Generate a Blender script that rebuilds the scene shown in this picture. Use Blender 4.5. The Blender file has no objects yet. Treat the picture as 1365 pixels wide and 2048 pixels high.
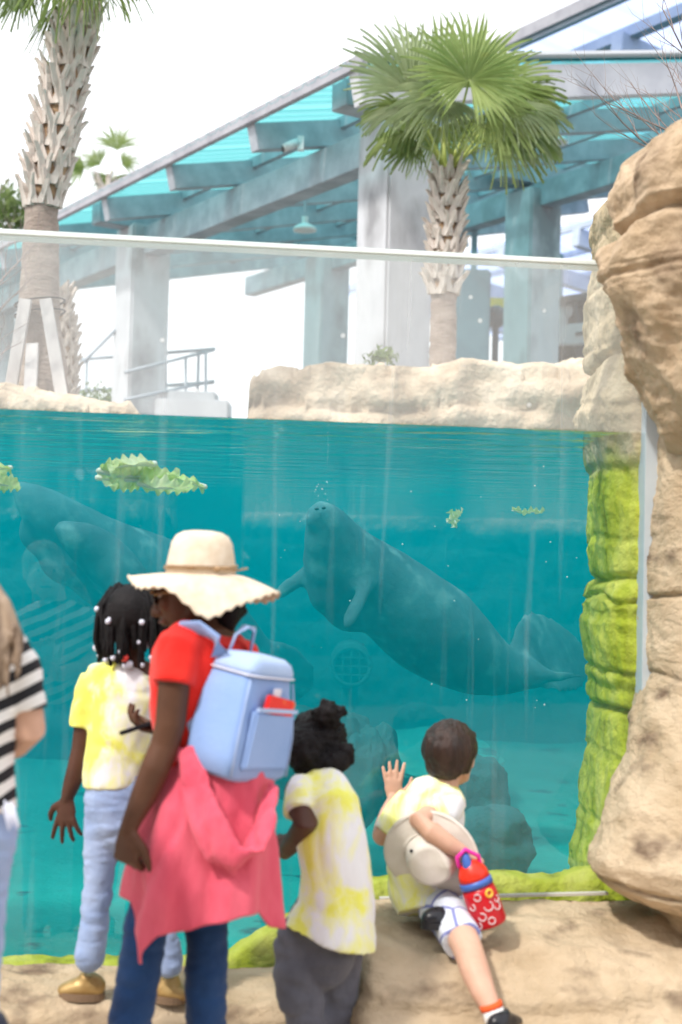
import bpy, bmesh, math, random
import numpy as np
from mathutils import Vector, Matrix, Euler, noise
rnd = random.Random(7)
S = bpy.context.scene
C = S.collection

# ------------------------------------------------------------------ camera
EYE = Vector((0.0, 0.0, 1.55))
FPX = 2844.4                       # focal length in photo pixels (50 mm on a 36 mm side)
PITCH = math.atan(126 / FPX)
ROLL = 0.025
cam_d = bpy.data.cameras.new("camera")
cam = bpy.data.objects.new("camera", cam_d)
C.objects.link(cam)
S.camera = cam
cam_d.sensor_fit = 'VERTICAL'
cam_d.sensor_height = 36
cam_d.sensor_width = 36
cam_d.lens = 50
cam_d.clip_start = 0.05
cam_d.clip_end = 2000
CM = Matrix.Translation(EYE) @ Euler((math.radians(90) + PITCH, 0, 0)).to_matrix().to_4x4() @ Matrix.Rotation(ROLL, 4, 'Z')
cam.matrix_world = CM
cam_d.dof.use_dof = True
cam_d.dof.focus_distance = 6.6
cam_d.dof.aperture_fstop = 2.25

# ------------------------------------------------------------------ light
SUN_EL, SUN_AZ = math.radians(52), math.radians(223)      # azimuth clockwise from +Y: from the left, behind the camera
w = bpy.data.worlds.new("World")
S.world = w
w.use_nodes = True
nt = w.node_tree
bg = nt.nodes["Background"]
sky = nt.nodes.new("ShaderNodeTexSky")
sky.sky_type = 'NISHITA'
sky.sun_disc = False
sky.sun_elevation = SUN_EL
sky.sun_rotation = SUN_AZ
sky.air_density = 1.0
sky.dust_density = 4.0
sky.ozone_density = 0.6
cl = nt.nodes.new("ShaderNodeMix")             # a bright, even veil of high cloud over the blue
cl.data_type = 'RGBA'
cl.inputs[0].default_value = 0.82
cl.inputs[7].default_value = (8.6, 8.7, 8.9, 1)
nt.links.new(sky.outputs[0], cl.inputs[6])
nt.links.new(cl.outputs[2], bg.inputs[0])
bg.inputs[1].default_value = 0.15
sun_d = bpy.data.lights.new("sun", 'SUN')
sun = bpy.data.objects.new("sun", sun_d)
C.objects.link(sun)
sun_d.energy = 2.45
sun_d.angle = math.radians(4.0)
sun_d.color = (1.0, 0.95, 0.87)
sdir = Vector((math.sin(SUN_AZ) * math.cos(SUN_EL), math.cos(SUN_AZ) * math.cos(SUN_EL), math.sin(SUN_EL)))
sun.rotation_euler = sdir.to_track_quat('Z', 'Y').to_euler()
S.view_settings.view_transform = 'Standard'
S.view_settings.look = 'None'
S.view_settings.exposure = 0.50
S.view_settings.gamma = 1
S.view_settings.use_curve_mapping = False
S.render.engine = 'CYCLES'
cy = S.cycles
cy.use_denoising = True
cy.max_bounces = 8
cy.diffuse_bounces = 3
cy.glossy_bounces = 3
cy.transmission_bounces = 4
cy.volume_bounces = 1
cy.transparent_max_bounces = 16
cy.caustics_reflective = False
cy.caustics_refractive = False
cy.sample_clamp_indirect = 6
cy.use_adaptive_sampling = True

# ------------------------------------------------------------------ helpers
def P(x, y, d):
    """photo pixel (1365 x 2048) at world distance Y = d"""
    v = CM.to_3x3() @ Vector(((x - 682.5) / FPX, (1024 - y) / FPX, -1))
    return EYE + v * (d / v.y)

WIN_M, WIN_D = 0.12, 4.6            # window plane  Y = WIN_D + WIN_M * X
def winY(X, off=0.0):
    return WIN_D + WIN_M * X + off
def PW(x, y, off=0.0):
    v = CM.to_3x3() @ Vector(((x - 682.5) / FPX, (1024 - y) / FPX, -1))
    t = (WIN_D + off) / (v.y - WIN_M * v.x)
    return EYE + v * t
WATER_Z = P(683, 842, 4.6).z

OFF = {}
def tag(o, label=None, cat=None, group=None, kind=None):
    if label: o['label'] = label
    if cat: o['category'] = cat
    if group: o['group'] = group
    if kind: o['kind'] = kind
    return o

def thing(name, loc, label, cat, group=None, kind=None):
    o = bpy.data.objects.new(name, None)
    C.objects.link(o)
    o.location = loc
    o.empty_display_size = 0.05
    OFF[o.name] = Vector(loc)
    return tag(o, label, cat, group, kind)

def link(name, me, mat=None, parent=None, smooth=False, label=None, cat=None, group=None, kind=None):
    """me holds world coordinates; the origin goes to the parent's thing or to the base of the mesh"""
    n = len(me.vertices)
    if parent is not None:
        off = OFF[parent.name]
    else:
        co = np.empty(n * 3)
        me.vertices.foreach_get('co', co)
        co = co.reshape(-1, 3)
        lo, hi = co.min(0), co.max(0)
        off = Vector(((lo[0] + hi[0]) / 2, (lo[1] + hi[1]) / 2, lo[2]))
    me.transform(Matrix.Translation(-off))
    me.name = name
    if mat is not None and not len(me.materials):
        for m in (mat if isinstance(mat, (list, tuple)) else [mat]):
            me.materials.append(m)
    if smooth:
        me.polygons.foreach_set('use_smooth', [True] * len(me.polygons))
    o = bpy.data.objects.new(name, me)
    C.objects.link(o)
    if parent is not None:
        o.parent = parent
    else:
        o.location = off
    OFF[o.name] = off
    return tag(o, label, cat, group, kind)

def py(name, verts, faces, mat=None, parent=None, smooth=False, **k):
    me = bpy.data.meshes.new(name)
    me.from_pydata([tuple(v) for v in verts], [], faces)
    me.update()
    return link(name, me, mat, parent, smooth, **k)

def frame_from(d, up=Vector((0, 0, 1))):
    d = d.normalized()
    if abs(d.dot(up)) > 0.98:
        up = Vector((0, 1, 0))
    s = d.cross(up).normalized()
    return s, s.cross(d).normalized(), d

class MB:
    """collects vertices and faces"""
    def __init__(s):
        s.v, s.f = [], []
    def add(s, v, f):
        n = len(s.v)
        s.v += [Vector(p) for p in v]
        s.f += [tuple(i + n for i in q) for q in f]
    def box(s, c, sx, sy, sz, R=None):
        R = R or Matrix.Identity(3)
        v = [Vector(c) + R @ Vector((x * sx / 2, y * sy / 2, z * sz / 2)) for x in (-1, 1) for y in (-1, 1) for z in (-1, 1)]
        s.add(v, [(0, 1, 3, 2), (4, 6, 7, 5), (0, 4, 5, 1), (2, 3, 7, 6), (0, 2, 6, 4), (1, 5, 7, 3)])
    def beam(s, a, b, wd, ht, up=Vector((0, 0, 1))):
        """box from a to b; width across, height along up; a,b at the centre line"""
        a, b = Vector(a), Vector(b)
        sd, u, d = frame_from(b - a, up)
        v = []
        for p in (a, b):
            v += [p - sd * wd / 2 - u * ht / 2, p + sd * wd / 2 - u * ht / 2, p + sd * wd / 2 + u * ht / 2, p - sd * wd / 2 + u * ht / 2]
        s.add(v, [(0, 3, 2, 1), (4, 5, 6, 7), (0, 1, 5, 4), (1, 2, 6, 5), (2, 3, 7, 6), (3, 0, 4, 7)])
    def tube(s, pts, rad, n=12, side=None, caps=True, rnd_caps=True):
        """loft; rad entries r or (ra, rb); side = direction of ra"""
        pts = [Vector(p) for p in pts]
        m = len(pts)
        if not isinstance(rad, list):
            rad = [rad] * m
        rad = [(r, r) if not isinstance(r, (tuple, list)) else r for r in rad]
        if rnd_caps and caps:
            d0 = (pts[0] - pts[1]).normalized()
            d1 = (pts[-1] - pts[-2]).normalized()
            r0, r1 = rad[0], rad[-1]
            e0, e1 = min(r0), min(r1)
            pts = [pts[0] + d0 * e0 * .9, pts[0] + d0 * e0 * .6] + pts + [pts[-1] + d1 * e1 * .6, pts[-1] + d1 * e1 * .9]
            rad = [(r0[0] * .4, r0[1] * .4), (r0[0] * .78, r0[1] * .78)] + list(rad) + [(r1[0] * .78, r1[1] * .78), (r1[0] * .4, r1[1] * .4)]
            m = len(pts)
        prev = None
        v, f = [], []
        for i in range(m):
            d = (pts[min(i + 1, m - 1)] - pts[max(i - 1, 0)]).normalized()
            ref = Vector(side) if side is not None else (prev if prev is not None else (Vector((1, 0, 0)) if abs(d.x) < .9 else Vector((0, 1, 0))))
            a = (ref - d * ref.dot(d)).normalized()
            b = d.cross(a)
            prev = a
            for k in range(n):
                t = 2 * math.pi * k / n
                v.append(pts[i] + a * math.cos(t) * rad[i][0] + b * math.sin(t) * rad[i][1])
        for i in range(m - 1):
            for k in range(n):
                k2 = (k + 1) % n
                f.append((i * n + k, i * n + k2, (i + 1) * n + k2, (i + 1) * n + k))
        if caps:
            f.append(tuple(range(n - 1, -1, -1)))
            f.append(tuple((m - 1) * n + k for k in range(n)))
        s.add(v, f)
    def ell(s, c, r, R=None, n=16, m=10):
        R = R or Matrix.Identity(3)
        if not isinstance(r, (tuple, list)):
            r = (r, r, r)
        v = [Vector(c) + R @ Vector((0, 0, -r[2]))]
        for i in range(1, m):
            a = -math.pi / 2 + math.pi * i / m
            for k in range(n):
                t = 2 * math.pi * k / n
                v.append(Vector(c) + R @ Vector((r[0] * math.cos(a) * math.cos(t), r[1] * math.cos(a) * math.sin(t), r[2] * math.sin(a))))
        v.append(Vector(c) + R @ Vector((0, 0, r[2])))
        f = [(0, 1 + (k + 1) % n, 1 + k) for k in range(n)]
        for i in range(m - 2):
            for k in range(n):
                f.append((1 + i * n + k, 1 + i * n + (k + 1) % n, 1 + (i + 1) * n + (k + 1) % n, 1 + (i + 1) * n + k))
        L = len(v) - 1
        f += [(L, 1 + (m - 2) * n + k, 1 + (m - 2) * n + (k + 1) % n) for k in range(n)]
        s.add(v, f)
    def mesh(s, name='mesh'):
        me = bpy.data.meshes.new(name)
        me.from_pydata([tuple(v) for v in s.v], [], s.f)
        me.update()
        return me
    def build(s, name, mat=None, parent=None, smooth=False, bevel=0, **k):
        me = s.mesh(name)
        if bevel:
            bm = bmesh.new(); bm.from_mesh(me)
            bmesh.ops.remove_doubles(bm, verts=bm.verts, dist=1e-5)
            bmesh.ops.bevel(bm, geom=list(bm.edges), offset=bevel, segments=2, affect='EDGES', clamp_overlap=True)
            bm.to_mesh(me); bm.free()
        return link(name, me, mat, parent, smooth, **k)
    def blend(s, name, voxel, mat=None, parent=None, iters=6, fac=.5, disp=None, xf=None, **k):
        """one continuous skin over all the overlapping shapes"""
        me = s.mesh(name)
        o = bpy.data.objects.new('tmp', me)
        C.objects.link(o)
        r = o.modifiers.new('r', 'REMESH'); r.mode = 'VOXEL'; r.voxel_size = voxel; r.adaptivity = 0
        sm = o.modifiers.new('s', 'SMOOTH'); sm.factor = fac; sm.iterations = iters
        dg = bpy.context.evaluated_depsgraph_get()
        dg.update()
        m2 = bpy.data.meshes.new_from_object(o.evaluated_get(dg))
        bpy.data.objects.remove(o)
        bpy.data.meshes.remove(me)
        if disp:
            displace(m2, disp)
        return link(name, m2, mat, parent, True, **k)

def displace(me, fn):
    n = len(me.vertices)
    co = np.empty(n * 3); me.vertices.foreach_get('co', co)
    no = np.empty(n * 3); me.vertices.foreach_get('normal', no)
    co = co.reshape(-1, 3); no = no.reshape(-1, 3)
    d = np.array([fn(Vector(c)) for c in co])
    co += no * d[:, None]
    me.vertices.foreach_set('co', co.ravel())
    me.update()

def fbm(p, o=4):
    return noise.fractal(p, 1.0, 2.1, o, noise_basis='PERLIN_ORIGINAL')

def interp(tab, x):
    """tab: [(x, a, b..)] piecewise linear"""
    xs = [t[0] for t in tab]
    return [float(np.interp(x, xs, [t[i] for t in tab])) for i in range(1, len(tab[0]))]

# ------------------------------------------------------------------ materials
def mat_new(name):
    m = bpy.data.materials.new(name)
    m.use_nodes = True
    return m, m.node_tree, m.node_tree.nodes["Principled BSDF"]

def lk(nt, a, b):
    nt.links.new(a, b)

def mat(name, c1, c2=None, scale=8, rough=.8, detail=4, bump=0, bscale=None, bdist=.01, lo=.35, hi=.65, stretch=(1, 1, 1), metal=0, spec=.4,
        sheen=0, c3=None, c3s=2.0, c3lo=.55, c3hi=.7, trans=0):
    m, nt, b = mat_new(name)
    b.inputs['Base Color'].default_value = (*c1, 1)
    b.inputs['Roughness'].default_value = rough
    b.inputs['Metallic'].default_value = metal
    b.inputs['Specular IOR Level'].default_value = spec
    if sheen:
        b.inputs['Sheen Weight'].default_value = sheen
    tc = nt.nodes.new('ShaderNodeTexCoord')
    mp = nt.nodes.new('ShaderNodeMapping')
    mp.inputs['Scale'].default_value = stretch
    lk(nt, tc.outputs['Object'], mp.inputs['Vector'])
    col = None
    if c2:
        n = nt.nodes.new('ShaderNodeTexNoise')
        n.inputs['Scale'].default_value = scale
        n.inputs['Detail'].default_value = detail
        n.inputs['Roughness'].default_value = .6
        lk(nt, mp.outputs[0], n.inputs['Vector'])
        r = nt.nodes.new('ShaderNodeValToRGB')
        r.color_ramp.elements[0].position = lo
        r.color_ramp.elements[1].position = hi
        r.color_ramp.elements[0].color = (*c1, 1)
        r.color_ramp.elements[1].color = (*c2, 1)
        lk(nt, n.outputs['Fac'], r.inputs[0])
        col = r.outputs[0]
        if c3:
            n2 = nt.nodes.new('ShaderNodeTexNoise')
            n2.inputs['Scale'].default_value = c3s
            n2.inputs['Detail'].default_value = 5
            lk(nt, mp.outputs[0], n2.inputs['Vector'])
            r2 = nt.nodes.new('ShaderNodeMapRange')
            r2.inputs['From Min'].default_value = c3lo
            r2.inputs['From Max'].default_value = c3hi
            lk(nt, n2.outputs['Fac'], r2.inputs['Value'])
            mx = nt.nodes.new('ShaderNodeMix'); mx.data_type = 'RGBA'
            lk(nt, r2.outputs[0], mx.inputs[0]); lk(nt, col, mx.inputs[6]); mx.inputs[7].default_value = (*c3, 1)
            col = mx.outputs[2]
        lk(nt, col, b.inputs['Base Color'])
    if bump:
        n = nt.nodes.new('ShaderNodeTexNoise')
        n.inputs['Scale'].default_value = bscale or scale * 3
        n.inputs['Detail'].default_value = 11
        n.inputs['Roughness'].default_value = .66
        lk(nt, mp.outputs[0], n.inputs['Vector'])
        bp = nt.nodes.new('ShaderNodeBump')
        bp.inputs['Strength'].default_value = bump
        bp.inputs['Distance'].default_value = bdist
        lk(nt, n.outputs['Fac'], bp.inputs['Height'])
        lk(nt, bp.outputs[0], b.inputs['Normal'])
    if trans:
        out = nt.nodes['Material Output']
        t = nt.nodes.new('ShaderNodeBsdfTranslucent')
        if col is not None: lk(nt, col, t.inputs[0])
        else: t.inputs[0].default_value = (*c1, 1)
        mx = nt.nodes.new('ShaderNodeMixShader'); mx.inputs[0].default_value = trans
        lk(nt, b.outputs[0], mx.inputs[1]); lk(nt, t.outputs[0], mx.inputs[2]); lk(nt, mx.outputs[0], out.inputs['Surface'])
    return m

M = {}
M['stone'] = mat('sandstone', (.50, .37, .23), (.70, .55, .38), scale=4.2, detail=9, lo=.3, hi=.62, rough=.92, bump=1, bscale=9, bdist=.05, stretch=(1, 1, 1.8), c3=(.22, .15, .10), c3s=5.2, c3lo=.56, c3hi=.72)
M['stone_dark'] = mat('brown_sandstone', (.42, .29, .17), (.68, .52, .36), scale=3.6, detail=9, lo=.3, hi=.62, rough=.92, bump=1, bscale=8, bdist=.06, c3=(.18, .11, .06), c3s=3.4, c3lo=.52, c3hi=.68)
M['stone_pale'] = mat('pale_sandstone', (.48, .38, .27), (.66, .57, .45), scale=2.6, detail=8, lo=.3, hi=.62, rough=.92, bump=1, bscale=6, bdist=.08, stretch=(1, 1, 2.5), c3=(.33, .28, .26), c3s=1.6, c3lo=.55, c3hi=.68)
M['concrete'] = mat('concrete', (.50, .51, .55), (.66, .67, .71), scale=1.6, rough=.85, bump=.3, bscale=20, bdist=.004, stretch=(1, 1, .5), c3=(.30, .30, .32), c3s=1.6, c3lo=.50, c3hi=.66)
M['galv'] = mat('galvanised_steel', (.33, .37, .42), (.47, .51, .56), scale=3.5, rough=.55, bump=.1, bscale=30, bdist=.003, metal=.25, c3=(.30, .33, .36), c3s=1.7, c3lo=.5, c3hi=.72)
M['paving'] = mat('paving', (.42, .36, .29), (.50, .44, .36), scale=3, rough=.9, bump=.4, bscale=40)
M['soil'] = mat('deck_ground', (.22, .21, .19), (.30, .28, .26), scale=1, rough=.95, bump=.3, bscale=6)
# ------------------------------------------------------------------ water and glass materials
def m_glass(ior=.065, dep=.08, painted_haze=.22, name='acrylic_pane'):
    m, nt, b = mat_new(name)
    nt.nodes.remove(b)
    out = nt.nodes['Material Output']
    tr = nt.nodes.new('ShaderNodeBsdfTransparent'); tr.inputs[0].default_value = (.965, .985, .985, 1)
    gl = nt.nodes.new('ShaderNodeBsdfGlossy'); gl.inputs['Roughness'].default_value = .02
    lw = nt.nodes.new('ShaderNodeLayerWeight'); lw.inputs[0].default_value = .5
    pw = nt.nodes.new('ShaderNodeMath'); pw.operation = 'POWER'; lk(nt, lw.outputs['Facing'], pw.inputs[0]); pw.inputs[1].default_value = 5
    fr = nt.nodes.new('ShaderNodeMath'); fr.operation = 'MULTIPLY_ADD'; lk(nt, pw.outputs[0], fr.inputs[0]); fr.inputs[1].default_value = 1 - ior; fr.inputs[2].default_value = ior
    mx = nt.nodes.new('ShaderNodeMixShader')
    lk(nt, fr.outputs[0], mx.inputs[0]); lk(nt, tr.outputs[0], mx.inputs[1]); lk(nt, gl.outputs[0], mx.inputs[2])
    # dried drips on the face of the pane: thin pale deposit
    tc = nt.nodes.new('ShaderNodeTexCoord')
    mp = nt.nodes.new('ShaderNodeMapping'); mp.inputs['Scale'].default_value = (9, 1, .35)
    n = nt.nodes.new('ShaderNodeTexNoise'); n.inputs['Scale'].default_value = 2.2; n.inputs['Detail'].default_value = 5; n.inputs['Distortion'].default_value = .6
    lk(nt, tc.outputs['Object'], mp.inputs[0]); lk(nt, mp.outputs[0], n.inputs['Vector'])
    r = nt.nodes.new('ShaderNodeMapRange'); r.inputs['From Min'].default_value = .58; r.inputs['From Max'].default_value = .8
    r.inputs['To Max'].default_value = dep
    lk(nt, n.outputs['Fac'], r.inputs['Value'])
    # pale reflected haze painted into the pane above the water line, with spray spots
    geo = nt.nodes.new('ShaderNodeNewGeometry'); sz = nt.nodes.new('ShaderNodeSeparateXYZ'); lk(nt, geo.outputs['Position'], sz.inputs[0])
    zr_ = nt.nodes.new('ShaderNodeMapRange'); zr_.inputs['From Min'].default_value = WATER_Z - .004; zr_.inputs['From Max'].default_value = WATER_Z + .004
    zr_.inputs['To Max'].default_value = painted_haze; lk(nt, sz.outputs[2], zr_.inputs['Value'])
    vo = nt.nodes.new('ShaderNodeTexVoronoi'); vo.inputs['Scale'].default_value = 9; lk(nt, tc.outputs['Object'], vo.inputs['Vector'])
    vr = nt.nodes.new('ShaderNodeMapRange'); vr.inputs['From Min'].default_value = .09; vr.inputs['From Max'].default_value = .05; vr.inputs['To Max'].default_value = 2.4; vr.inputs['To Min'].default_value = 1
    lk(nt, vo.outputs['Distance'], vr.inputs['Value'])
    mm = nt.nodes.new('ShaderNodeMath'); mm.operation = 'MULTIPLY'; lk(nt, zr_.outputs[0], mm.inputs[0]); lk(nt, vr.outputs[0], mm.inputs[1])
    sm = nt.nodes.new('ShaderNodeMath'); sm.operation = 'ADD'; lk(nt, mm.outputs[0], sm.inputs[0]); lk(nt, r.outputs[0], sm.inputs[1])
    r = sm
    df = nt.nodes.new('ShaderNodeBsdfDiffuse'); df.inputs[0].default_value = (.93, .95, .97, 1)
    m2 = nt.nodes.new('ShaderNodeMixShader')
    lk(nt, r.outputs[0], m2.inputs[0]); lk(nt, mx.outputs[0], m2.inputs[1]); lk(nt, df.outputs[0], m2.inputs[2])
    lk(nt, m2.outputs[0], out.inputs['Surface'])
    return m

def m_surface():
    """water surface with its ripples: mirror at grazing angles from below, clear from straight above"""
    m, nt, b = mat_new('rippled_water')
    nt.nodes.remove(b)
    out = nt.nodes['Material Output']
    tr = nt.nodes.new('ShaderNodeBsdfTransparent'); tr.inputs[0].default_value = (.9, 1, 1, 1)
    gl = nt.nodes.new('ShaderNodeBsdfGlossy'); gl.inputs['Roughness'].default_value = .06; gl.inputs[0].default_value = (.9, .97, .97, 1)
    lw = nt.nodes.new('ShaderNodeLayerWeight'); lw.inputs[0].default_value = .5
    r = nt.nodes.new('ShaderNodeMapRange'); r.inputs['From Min'].default_value = .40; r.inputs['From Max'].default_value = .62
    r.inputs['To Min'].default_value = .03; r.inputs['To Max'].default_value = .985
    tc = nt.nodes.new('ShaderNodeTexCoord')
    mp = nt.nodes.new('ShaderNodeMapping'); mp.inputs['Scale'].default_value = (.6, 2.6, 1)
    n = nt.nodes.new('ShaderNodeTexNoise'); n.inputs['Scale'].default_value = 2.4; n.inputs['Detail'].default_value = 4
    lk(nt, tc.outputs['Object'], mp.inputs[0]); lk(nt, mp.outputs[0], n.inputs['Vector'])
    bp = nt.nodes.new('ShaderNodeBump'); bp.inputs['Strength'].default_value = 1; bp.inputs['Distance'].default_value = .22
    lk(nt, n.outputs['Fac'], bp.inputs['Height'])
    lk(nt, bp.outputs[0], gl.inputs['Normal'])
    lk(nt, lw.outputs['Facing'], r.inputs['Value'])
    mx = nt.nodes.new('ShaderNodeMixShader')
    # sparse steep ripples that let the sky glint through
    mp2 = nt.nodes.new('ShaderNodeMapping'); mp2.inputs['Scale'].default_value = (.5, 3.5, 1)
    n2 = nt.nodes.new('ShaderNodeTexNoise'); n2.inputs['Scale'].default_value = 2.6; n2.inputs['Detail'].default_value = 5
    lk(nt, tc.outputs['Object'], mp2.inputs[0]); lk(nt, mp2.outputs[0], n2.inputs['Vector'])
    gr = nt.nodes.new('ShaderNodeMapRange'); gr.inputs['From Min'].default_value = .60; gr.inputs['From Max'].default_value = .74; gr.inputs['To Max'].default_value = .32
    lk(nt, n2.outputs['Fac'], gr.inputs['Value'])
    sb = nt.nodes.new('ShaderNodeMath'); sb.operation = 'SUBTRACT'; sb.use_clamp = True; lk(nt, r.outputs[0], sb.inputs[0]); lk(nt, gr.outputs[0], sb.inputs[1])
    lk(nt, sb.outputs[0], mx.inputs[0]); lk(nt, tr.outputs[0], mx.inputs[1]); lk(nt, gl.outputs[0], mx.inputs[2])
    lk(nt, mx.outputs[0], out.inputs['Surface'])
    return m

def m_volume():
    m, nt, b = mat_new('pool_water')
    nt.nodes.remove(b)
    out = nt.nodes['Material Output']
    v = nt.nodes.new('ShaderNodeVolumePrincipled')
    v.inputs['Color'].default_value = (.0, .32, .39, 1)
    v.inputs['Absorption Color'].default_value = (.22, .34, .40, 1)
    v.inputs['Density'].default_value = .44
    v.inputs['Anisotropy'].default_value = .2
    lk(nt, v.outputs[0], out.inputs['Volume'])
    return m

M['glass'] = m_glass()
M['glass_in'] = m_glass(.003, .0, .0, 'acrylic_inner_face')
M['surface'] = m_surface()
M['volume'] = m_volume()
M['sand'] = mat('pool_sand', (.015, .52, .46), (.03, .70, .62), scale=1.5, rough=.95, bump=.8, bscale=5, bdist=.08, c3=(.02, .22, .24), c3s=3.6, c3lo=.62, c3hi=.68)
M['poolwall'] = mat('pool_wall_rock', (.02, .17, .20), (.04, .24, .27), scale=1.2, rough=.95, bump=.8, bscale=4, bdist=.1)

def m_algae(name, zline, above, algc=((.14, .17, .01), (.46, .50, .03), (.62, .62, .12))):
    """stone with a coat of bright algae below the water line"""
    m, nt, b = mat_new(name)
    b.inputs['Roughness'].default_value = .9
    tc = nt.nodes.new('ShaderNodeTexCoord')
    def nz(sc, det, st=(1, 1, 1)):
        mp = nt.nodes.new('ShaderNodeMapping'); mp.inputs['Scale'].default_value = st
        n = nt.nodes.new('ShaderNodeTexNoise'); n.inputs['Scale'].default_value = sc; n.inputs['Detail'].default_value = det
        lk(nt, tc.outputs['Object'], mp.inputs[0]); lk(nt, mp.outputs[0], n.inputs['Vector'])
        return n.outputs['Fac']
    def ramp(f, els):
        r = nt.nodes.new('ShaderNodeValToRGB')
        while len(r.color_ramp.elements) < len(els): r.color_ramp.elements.new(.5)
        for e, (p, c) in zip(r.color_ramp.elements, els):
            e.position = p; e.color = (*c, 1)
        lk(nt, f, r.inputs[0]); return r.outputs[0]
    st = ramp(nz(3.5, 6), [(.35, above[0]), (.55, above[1]), (.7, above[2])])
    al = ramp(nz(5, 7, (1.6, 1.6, .6)), [(.3, algc[0]), (.44, algc[1]), (.64, algc[2])])
    geo = nt.nodes.new('ShaderNodeNewGeometry')
    sp = nt.nodes.new('ShaderNodeSeparateXYZ'); lk(nt, geo.outputs['Position'], sp.inputs[0])
    ad = nt.nodes.new('ShaderNodeMath'); ad.operation = 'MULTIPLY_ADD'
    lk(nt, nz(7, 3), ad.inputs[0]); ad.inputs[1].default_value = .22; lk(nt, sp.outputs[2], ad.inputs[2])
    mr = nt.nodes.new('ShaderNodeMapRange'); mr.inputs['From Min'].default_value = zline; mr.inputs['From Max'].default_value = zline + .12
    lk(nt, ad.outputs[0], mr.inputs['Value'])
    mx = nt.nodes.new('ShaderNodeMix'); mx.data_type = 'RGBA'
    lk(nt, mr.outputs[0], mx.inputs[0]); lk(nt, al, mx.inputs[6]); lk(nt, st, mx.inputs[7])
    lk(nt, mx.outputs[2], b.inputs['Base Color'])
    bp = nt.nodes.new('ShaderNodeBump'); bp.inputs['Strength'].default_value = .8; bp.inputs['Distance'].default_value = .03
    lk(nt, nz(22, 6), bp.inputs['Height']); lk(nt, bp.outputs[0], b.inputs['Normal'])
    return m
M['bankrock'] = m_algae('bank_rock', WATER_Z - .02, [(.44, .34, .24), (.64, .52, .39), (.72, .60, .47)], ((.01, .07, .08), (.02, .12, .13), (.03, .17, .17)))
M['algae'] = m_algae('algae_rock', WATER_Z - .02, [(.30, .24, .14), (.56, .45, .30), (.64, .53, .38)])

# ------------------------------------------------------------------ ground, pool, water
def sheet(name, poly, z, m, **k):
    return py(name, [(x, y, z) for x, y in poly], [tuple(range(len(poly)))], m, **k)

DECK = 2.30
FZ = 0.12                                     # pool floor
XL, XR = -9.0, 7.0
YL, YR = 10.9, 12.4
far = [(XR, YR), (-1.6, YR), (-2.0, YL), (XL, YL)]
foot = [(XL, winY(XL, .085)), (XR, winY(XR, .085))] + far
sheet('ground', [(-300, -300), (300, -300), (300, 4.2), (-300, 4.2)], 0.0, M['paving'], kind='structure')
py('deck', [(XR, YR, DECK), (-1.6, YR, DECK), (-2.0, YL, DECK), (XL, YL, DECK), (-400, YL, DECK), (-400, 900, DECK), (400, 900, DECK), (400, YR, DECK)],
   [(0, 1, 2, 3, 4, 5, 6, 7)], M['soil'], kind='structure')
# ground at the sides of the pool
for sx in (-1, 1):
    X0 = XL if sx < 0 else XR
    Yb = YL if sx < 0 else YR
    py('terrace', [(X0, 4.2, DECK), (400 * sx, 4.2, DECK), (400 * sx, Yb, DECK), (X0, Yb, DECK), (X0, 4.2, -.2), (400 * sx, 4.2, -.2)],
       [(0, 1, 2, 3), (0, 4, 5, 1)], M['soil'], kind='structure')
# pool basin
n = 90
V, F = [], []
for j in range(n + 1):
    for i in range(n + 1):
        X = XL + (XR - XL) * i / n
        Y = 4.3 + (13 - 4.3) * j / n
        V.append((X, Y, FZ + .05 * fbm(Vector((X * .6, Y * .6, 0)), 4) + .07 * max(0, (Y - 9) / 3)))
for j in range(n):
    for i in range(n):
        a = j * (n + 1) + i
        F.append((a, a + 1, a + n + 2, a + n + 1))
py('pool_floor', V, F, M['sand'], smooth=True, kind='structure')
pw = [(XL - .002, 4.0)] + [(XL - .002, YL + .002), (-2.0, YL + .002), (-1.6, YR + .002), (XR + .002, YR + .002), (XR + .002, 4.9)]
V, F = [], []
for (x, y) in pw:
    V += [(x, y, -.1), (x, y, DECK)]
for i in range(len(pw) - 1):
    F.append((2 * i, 2 * i + 2, 2 * i + 3, 2 * i + 1))
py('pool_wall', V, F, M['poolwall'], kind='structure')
# the water itself: one closed body with no surface shader, and its rippled surface sheet just above
V = [(x, y, FZ - .06) for x, y in foot] + [(x, y, WATER_Z) for x, y in foot]
N = len(foot)
F = [tuple(range(N - 1, -1, -1)), tuple(range(N, 2 * N))] + [(i, (i + 1) % N, N + (i + 1) % N, N + i) for i in range(N)]
py('water', V, F, M['volume'], kind='structure')
sheet('water_surface', foot, WATER_Z + .006, M['surface'], kind='structure')

# ------------------------------------------------------------------ window
gx0, gx1 = -2.7, PW(1287, 1100).x
gz0 = .20
gz1 = P(683, 493, 4.6).z
pane = thing('viewing_window', (gx1, winY(gx1), gz0), 'tall clear acrylic viewing window of the manatee pool', 'window')
mb = MB()
ht = .022
pts = [(gx0, winY(gx0)), (gx1, winY(gx1)), (gx1, winY(gx1, .08)), (gx0, winY(gx0, .08))]
V = [(x, y, gz0) for x, y in pts] + [(x, y, gz1 - ht) for x, y in pts]
mb.add(V, [(0, 1, 5, 4), (2, 3, 7, 6)])
o = mb.build('pane', [M['glass'], M['glass_in']], pane)
o.data.polygons[1].material_index = 1
M['edge'] = mat('polished_edge', (.74, .83, .82), (.84, .90, .89), scale=3, rough=.18, spec=.7)
mb = MB()
a, b = Vector((gx0, winY(gx0, .04), gz1 - ht / 2)), Vector((gx1, winY(gx1, .04), gz1 - ht / 2))
mb.beam(a, b, .084, ht)
mb.build('top_edge', M['edge'], pane, bevel=.006)
M['frame'] = mat('pale_frame', (.45, .52, .58), (.52, .58, .63), scale=2, rough=.5)
mb = MB()
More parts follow.
